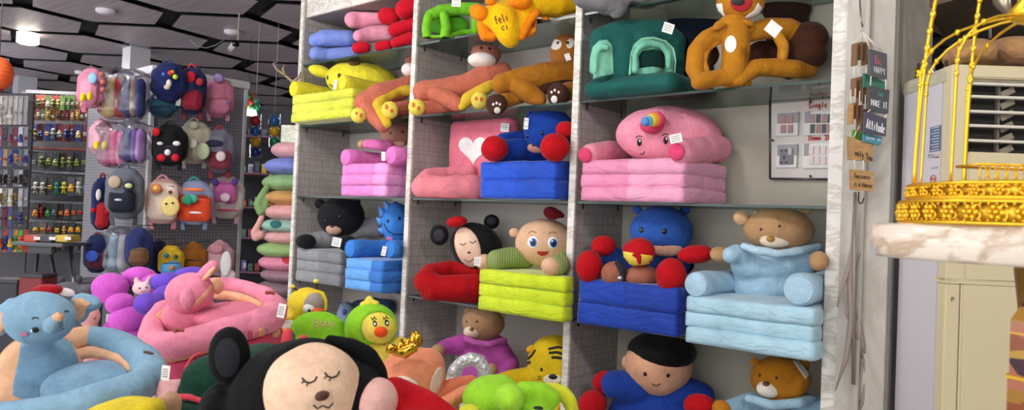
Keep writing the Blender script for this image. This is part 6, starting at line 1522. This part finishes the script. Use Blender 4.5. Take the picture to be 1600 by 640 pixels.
bm = bmesh.new(); abox(bm, .0, .54, -.03, .02, zs+.004, 1.36, .004); link('middle_panel', bm, m_cr, ac, False)
bm = bmesh.new(); abox(bm, .0, .045, -.03, .02, .03, zs-.004, .006); link('corner_strip', bm, m_cr, ac, False)
bm = bmesh.new(); abox(bm, .047, .54, -.032, .02, .03, zs-.004, .006); link('lower_panel', bm, m_cr, ac, False)
bm = bmesh.new(); abox(bm, .0, .54, .02, .27, .0, ztop-.03, .004); link('cabinet', bm, [m_lav][0], ac, False, 'pale lavender white side cabinet')
bm = bmesh.new(); abox(bm, -.003, .543, -.01, .275, ztop-.055, ztop, .008); link('top_cap', bm, marble('#cbc6ae','#b5b098',4,.2,.15,.5), ac, False)
bm = bmesh.new(); abox(bm, u1_+.002, .458, .012, .0195, zb1+.002, zt1-.002); link('grille_recess', bm, plain('#15120f',.7), ac, False)
for y in (132,152,175,197,220):
    _, z = afront(1508, y); bm = bmesh.new(); abox(bm, u1_-.002, .462, -.026, -.006, z-.004, z+.004, .002); link('louvre', bm, plain('#dcd6c8',.4), ac, False)
for j in range(6):
    _, z = afront(1508, 142+j*18)
    bm = bmesh.new(); u = afront(1563,180)[0]
    obox(bm, A_(u+.02, .0, z), (.045,.004,.02), RA @ Matrix.Rotation(math.radians(-28),3,'Y'), .001); link('fin', bm, plain('#8a8070',.4), ac, False)
bm = bmesh.new(); u = afront(1560,180)[0]; abox(bm, u-.006, u+.002, -.004, .01, zb1+.002, zt1-.002); link('fin_rail', bm, plain('#6a6258',.4), ac, False)
um, zm = afront(1478, 462)
bm = bmesh.new()
for s in strokes('P', 0, 0, .006, .014): 
    tube(bm, [A_(um+a, -.0325, zm-b2) for a, b2 in s], .0012, 5)
link('badge', bm, plain('#5a564c',.4), ac, False)
# stickers on its side
def aside(px, py):
    d = ray(px, py); n = ax_; t = (C0-CAM).dot(n)/d.dot(n); p = CAM+d*t; return (p-C0).dot(ay_), p.z
def sticker(name, px0, px1, py0, py1, c, lab=None, lines=0, ink='#c8d0dc'):
    v0, z0 = aside(px0, py1); v1, z1 = aside(px1, py0); v0, v1 = min(v0,v1), max(v0,v1)
    bm = bmesh.new(); abox(bm, -.0016, -.0002, v0, v1, z0, z1); o_ = link(name, bm, plain(c,.5), ac, False, lab)
    for i in range(lines):
        z = z0+(z1-z0)*(i+.5)/lines; bm = bmesh.new(); abox(bm, -.0026, -.0017, v0+(v1-v0)*.12, v1-(v1-v0)*(.12+.2*(i % 2)), z-.0012, z+.0012); link('printing', bm, plain(ink,.5), o_, False)
sticker('energy_label', 1453, 1471, 195, 238, '#5d6c88', 'blue grey information label', 9)
sticker('barcode', 1450, 1468, 240, 247, '#c4c0bc', None, 0)
for i in range(9): sticker('bar_line', 1451+i*1.9, 1451.9+i*1.9, 241, 246.5, '#2a2a2e')
sticker('logo_sticker', 1456, 1465, 260, 264, '#7a8498', None, 1)
v_, z_ = aside(1459, 279)
bm = bmesh.new(); tube(bm, [A_(-.002, v_+.016*math.cos(t), z_+.011*math.sin(t)) for t in [2*PI*i/20 for i in range(20)]], .0016, 5, closed=True); tube(bm, [A_(-.002,v_-.008,z_),A_(-.002,v_+.008,z_)], .003, 5); link('round_stamp', bm, plain('#c06058',.5), ac, False, 'round red stamp')

# ---------------------------------------------------------------- rack above and behind the air conditioner
rk = thing('metal_rack', 'dark metal rack with a brown board above the air conditioner', 'rack', W(1520,600,3.4)*1); rk.location.z = 0
mdk = plain('#23252e', .5)
def lbox(px0, px1, py0, py1, Z, d, mat, name, par):
    bm = bmesh.new(); cambox(bm, (px0+px1)/2, (py0+py1)/2, px1-px0, py1-py0, Z, d, .003); return link(name, bm, mat, par, False)
zq = W(1500, 60, 3.2).z
def rz(px, py, Z): return W(px, py, Z)
bm = bmesh.new(); P4 = [W(1425,30,2.95), W(1475,58,3.4), W(1640,62,3.4), W(1640,-30,2.9), W(1425,-30,2.9)]
lo = [bm.verts.new(p) for p in P4]; hi = [bm.verts.new(p+FZ*.03) for p in P4]
bm.faces.new(lo); bm.faces.new(hi[::-1])
for i in range(5): bm.faces.new((lo[i], lo[(i+1)%5], hi[(i+1)%5], hi[i]))
link('board', bm, plain('#7b6a58',.5), rk, False, 'brown upper board')
lbox(1425,1640,60,76,3.42,.05,mdk,'beam',rk)
for px in (1462,1540,1700):
    bm = bmesh.new(); q = W(px,60,3.46); box(bm, (q.x-.03,q.y-.03,0),(q.x+.03,q.y+.03,2.95),.003); link('upright', bm, mdk, rk, False)
bm = bmesh.new(); tube(bm, [W(1546,-10,3.3), W(1547,60,3.3)], .007, 8); link('bright_rod', bm, plain('#d0d0d8',.3,.5), rk)
lbox(1425,1700,108,114,3.35,.35,mdk,'lower_shelf',rk)
br_ = thing('curled_branch_ornament', 'silvery curling ornament on the rack at the upper right', 'ornament', W(1575,30,2.9))
bm = bmesh.new(); tube(bm, [W(1552,-12,2.9), W(1566,2,2.88), W(1580,24,2.86)], [.02,.03,.012], 10)
for v in bm.verts: v.co += Vector((noise.noise(v.co*50), noise.noise(v.co*50+Vector((3,0,0))), noise.noise(v.co*50+Vector((0,3,0)))))*.014
link('curl', bm, plain('#b3a48c',.3,.6), br_)
tz = ztop
def on_ac(u, v): return A_(u, v, ztop)
sk_ = thing('brown_plush_dog', 'tan and brown plush dog lying along the top of the air conditioner', 'plush toy', on_ac(.25,.1))
b = Blob(2.5).e(1522,84,40,22,ry=.09).e(1580,82,36,24,ry=.09).e(1620,80,40,26,ry=.09).e(1495,88,18,18,ry=.07).done('body', plush('#ac8258',.9,14), sk_, .009, squash=ztop+.001)
Blob(2.42).c([(1500,96,7),(1530,92,6)]).done('leg', plush('#7a5a40',.4), sk_, .008, squash=ztop+.001); Blob(2.42).c([(1560,78,5),(1576,96,6),(1596,97,7)]).done('leg', plush('#6a4c36',.4), sk_, .008, squash=ztop+.001)
for i, (px, c, lab) in enumerate(((1441,'#b8941c','gold'),(1449,'#c8ccd0','silver'),(1457,'#8a8468','bronze'),(1466,'#c8c8c8','pale silver'))):
    q = on_ac(.012+.03*i, .20-.03*i)
    o = thing('trinket', '%s little metal trinket standing on the left end of the air conditioner' % lab, 'ornament', q, 'metal trinkets on the air conditioner')
    bm = bmesh.new(); lathe(bm, q+FZ*.001, [(.010,0),(.013,.004),(.006,.012),(.011,.022),(.009,.030),(.004,.036),(.004,.042)], 14); link('body', bm, plain(c,.2,1), o)
    bm = bmesh.new(); ball(bm, q+FZ*.046, .006); link('knob', bm, plain('#2a2824',.3), o)

# ---------------------------------------------------------------- round marble table with gold bird cage
TC = W(1645, 352, 1.15); TZ = 1.517
tb_ = thing('marble_table', 'round white marble topped pedestal table carrying the gold bird cage', 'table', (TC.x, TC.y, 0))
bm = bmesh.new(); lathe(bm, (TC.x,TC.y,TZ-.054), [(.245,0),(.255,.006),(.257,.03),(.256,.048),(.25,.054)], 96)
link('top', bm, marble('#f4e6d4','#cbb29a',3.2,.7,.05,.12,(1,1,1.2)), tb_)
bm = bmesh.new(); lathe(bm, (TC.x,TC.y,0), [(.11,0),(.11,.02),(.03,.05),(.022,.4),(.022,1.2),(.05,TZ-.056)], 32); link('pedestal', bm, plain('#c8a860',.3,1), tb_)
m_g = plain('#f6c838', .34, .85); m_g2 = plain('#e6b634', .4, .8)
CC = W(1603, 352, 1.10); CC.z = TZ+.0005
cg = thing('bird_cage', 'ornate gold wire bird cage with filigree base on the marble table', 'bird cage', CC)
def ring(name, r, z0, z1, par, n, br, rows):
    bm = bmesh.new(); lathe(bm, CC+FZ*z0, [(r-.004,0),(r-.004,z1-z0)], 64); b = link(name, bm, m_g2, par)
    for zz in (z0+.002, z1-.002):
        bm = bmesh.new(); tube(bm, [CC+Vector((math.cos(t)*(r+.001), math.sin(t)*(r+.001), zz)) for t in [2*PI*i/64 for i in range(64)]], .0028, 8, closed=True); link('rim_wire', bm, m_g, b)
        bm = bmesh.new()
        for i in range(110):
            t = 2*PI*i/110; bmesh.ops.create_icosphere(bm, subdivisions=1, radius=.0022, matrix=Matrix.Translation(CC+Vector((math.cos(t)*(r+.0035), math.sin(t)*(r+.0035), zz+(.004 if zz < (z0+z1)/2 else -.004)))))
        link('beading', bm, m_g, b)
    bm = bmesh.new(); rn = random.Random(int(r*1000)); H = z1-z0
    for i in range(n):
        t = 2*PI*i/n; c = CC+Vector((math.cos(t)*r, math.sin(t)*r, z0+H*.5)); ta = Vector((-math.sin(t), math.cos(t), 0)); ou = Vector((math.cos(t), math.sin(t), 0))
        for k in range(6):      # rosette of petals, a scroll at each side
            a = 2*PI*k/6+i; ball(bm, c+ta*(math.cos(a)*H*.22)+FZ*(math.sin(a)*H*.22)+ou*.002, H*.12, None, 8)
        ball(bm, c+ou*.004, H*.11, None, 8)
        s = 2*PI*r/n/2
        for sg_ in (-1,1):
            tube(bm, [c+ta*(s*(.55+.3*math.cos(q)*sg_))+FZ*(sg_*H*.14+math.sin(q)*H*.16)+ou*.002 for q in [PI*2*w/10 for w in range(9)]], .0016, 5)
    link('filigree', bm, m_g, b); return b
ring('base_band', .167, .0, .034, cg, 34, 0, 0)
ring('upper_band', .156, .036, .060, cg, 34, 0, 0)
bm = bmesh.new(); lathe(bm, CC+FZ*.034, [(.167,0),(.167,.002),(.15,.0025)], 64); link('floor_tray', bm, m_g2, cg)
def beadrod(name, pts, r, par, beads=()):
    bm = bmesh.new(); tube(bm, pts, r, 10); o_ = link(name, bm, m_g, par)
    for i, (a, rr_) in enumerate(beads):
        n = a*(len(pts)-1); k = min(int(n), len(pts)-2); p = pts[k].lerp(pts[k+1], n-k)
        bm = bmesh.new(); ball(bm, p, (rr_, rr_, rr_*1.5), None, 12); link('bead', bm, m_g, o_)
    return o_
NB = 10
for i in range(NB):
    t = 2*PI*i/NB+.42; d = Vector((math.cos(t), math.sin(t), 0))
    pts = []
    for q in range(17):
        u = q/16
        if u < .55: rr_, zz = .152-.01*u, .06+u/.55*.17
        else:
            a = (u-.55)/.45*PI/2; rr_, zz = .1465*math.cos(a)+.012*(1-math.cos(a)), .23+.085*math.sin(a)
        pts.append(CC+d*rr_+FZ*zz)
    beadrod('cage_bar', pts, .0021, cg, [(x,.0034) for x in (.5,.56,.62,.68,.8)])
for i in range(5):
    t = 2*PI*i/5+.1-PI/2-YAW*0; d = Vector((math.cos(t), math.sin(t), 0)); pts = []
    for q in range(17):
        u = q/16; pts.append(CC+d*(.150-.035*u**1.6-.05*u**6)+FZ*(.06+u*.44))
    beadrod('outer_rod', pts, .0028, cg, [(x,.0044) for x in (.42,.48,.54,.6,.66,.72,.78,.84)])
bm = bmesh.new(); lathe(bm, CC+FZ*.305, [(.012,0),(.026,.006),(.03,.02),(.018,.034),(.02,.042),(.008,.06),(.012,.075),(.003,.09)], 24); link('finial', bm, m_g, cg)
bm = bmesh.new(); tc_ = CC+FX*-.01+FY*.03+FZ*.078
for zz in (-.014, .014):
    cs = [tc_+FX*(sx*.06)+FY*(sy*.03)+FZ*zz for sx, sy in ((-1,-1),(1,-1),(1,1),(-1,1))]; tube(bm, cs, .0022, 6, closed=True)
link('feeding_tray', bm, m_g, cg)
for i in range(9):
    bm = bmesh.new(); a = tc_+FX*(-.056+.014*i)-FY*.03
    tube(bm, [a+FX*(.006*math.cos(q))+FZ*(.011*math.sin(q)) for q in [2*PI*w/12 for w in range(12)]], .0014, 5, closed=True); link('tray_scroll', bm, m_g, cg)
bm = bmesh.new(); tube(bm, [CC+Vector((math.cos(t)*.113, math.sin(t)*.113, .50)) for t in [2*PI*i/40 for i in range(40)]], .003, 8, closed=True); link('top_hoop', bm, m_g, cg)

# mosaic glass jar, cut by the right edge
JP = W(1640, 480, .95); 
js = thing('glass_side_stand', 'slim dark side stand below the mosaic jar at the right edge', 'stand', (JP.x, JP.y, 0))
zb_ = W(1640, 700, .95).z
bm = bmesh.new(); lathe(bm, (JP.x,JP.y,zb_-.02), [(.07,0),(.07,.019)], 32); link('top', bm, plain('#4a3a2c',.4), js)
bm = bmesh.new(); lathe(bm, (JP.x,JP.y,0), [(.06,0),(.06,.015),(.015,.03),(.015,zb_-.021)], 24); link('column', bm, plain('#3a3430',.4,.5), js)
jr = thing('mosaic_jar', 'hexagonal amber and purple mosaic jar at the lower right corner', 'jar', (JP.x, JP.y, zb_))
def mosaic():
    m, nt, b = base('mosaic'); L = nt.links.new
    g = N(nt,'ShaderNodeNewGeometry'); v = N(nt,'ShaderNodeTexVoronoi', Scale=1.0); mp = N(nt,'ShaderNodeMapping'); mp.inputs['Scale'].default_value = (22,22,55); L(g.outputs['Position'], mp.inputs[0]); L(mp.outputs[0], v.inputs['Vector'])
    s = N(nt,'ShaderNodeSeparateColor'); L(v.outputs['Color'], s.inputs[0]); r = N(nt,'ShaderNodeValToRGB'); r.color_ramp.interpolation = 'CONSTANT'; L(s.outputs[0], r.inputs[0])
    e = r.color_ramp.elements; e[0].color = lin('#8a4a2c'); e[1].position = .2; e[1].color = lin('#9a7028')
    for p_, c in ((.4,'#a86850'),(.6,'#3a2030'),(.75,'#b08a3a'),(.88,'#6a2c28')): x = e.new(p_); x.color = lin(c)
    L(r.outputs[0], b.inputs['Base Color']); b.inputs['Roughness'].default_value = .15; return m
mm = mosaic(); k = .95/F; r6 = 54*k
def hexl(name, z0, z1, r0, r1, mat):
    bm = bmesh.new(); A = [bm.verts.new(Vector((JP.x+r0*math.cos(t+.5), JP.y+r0*math.sin(t+.5), z0))) for t in [PI/3*i for i in range(6)]]
    B = [bm.verts.new(Vector((JP.x+r1*math.cos(t+.5), JP.y+r1*math.sin(t+.5), z1))) for t in [PI/3*i for i in range(6)]]
    bm.faces.new(A[::-1]); bm.faces.new(B)
    for i in range(6): bm.faces.new((A[i], A[(i+1)%6], B[(i+1)%6], B[i]))
    return link(name, bm, mat, jr, False)
za, zb2, zc = W(1590,500,.95).z, W(1590,592,.95).z, W(1610,474,.95).z
hexl('lower_body', zb_+.001, zb2, r6*1.04, r6*1.04, mm); hexl('band', zb2, zb2+.004, r6*1.08, r6*1.08, m_g2); hexl('body', zb2+.004, za, r6, r6, mm); hexl('shoulder', za, zc+.02, r6, r6*.4, mm)
hexl('band', za-.018, za-.016, r6*1.01, r6*1.01, m_g2)
# ================================================================ soft things give way where they meet boards, backs and uprights
def settle(o):
    p = o.location
    if not (2.55 < p.y < 3.25 and XP[0]-.06 < p.x < XP[3]+.02) or o.get('category') not in ('sofa','plush seat','teddy bear','plush toy','cushion','board'): return
    if o.get('category') == 'board': return
    hs = [h for h in HS[1:] if h <= p.z+.03]
    if not hs: return
    z0 = max(hs); zn = min([h for h in HS if h > z0+.05] or [9])-.012
    bay = max(i for i in range(3) if p.x >= XP[i]-.06)
    xa, xb = XP[bay]+.006, (XP[bay+1]-.036 if bay < 2 else XP[3]-.006)
    def rec(q, off):
        off = off+q.location if q is not o else q.location.copy()
        if q.type == 'MESH':
            for v in q.data.vertices:
                w_ = v.co+off
                if w_.y > YB-.014: w_.y = YB-.014
                if w_.y > YF-.04:
                    if w_.x < xa and w_.x > xa-.10: w_.x = xa
                    if w_.x > xb and w_.x < xb+.10: w_.x = xb
                    w_.z = max(z0+.0012, min(zn, w_.z))
                elif q.name.startswith(('cushion','base','armrest')): w_.z = max(z0+.0012, w_.z)
                v.co = w_-off
        for c in q.children: rec(c, off)
    rec(o, None)
for o_ in [x for x in COL.objects if x.parent is None and x.get('category')]:
    settle(o_)
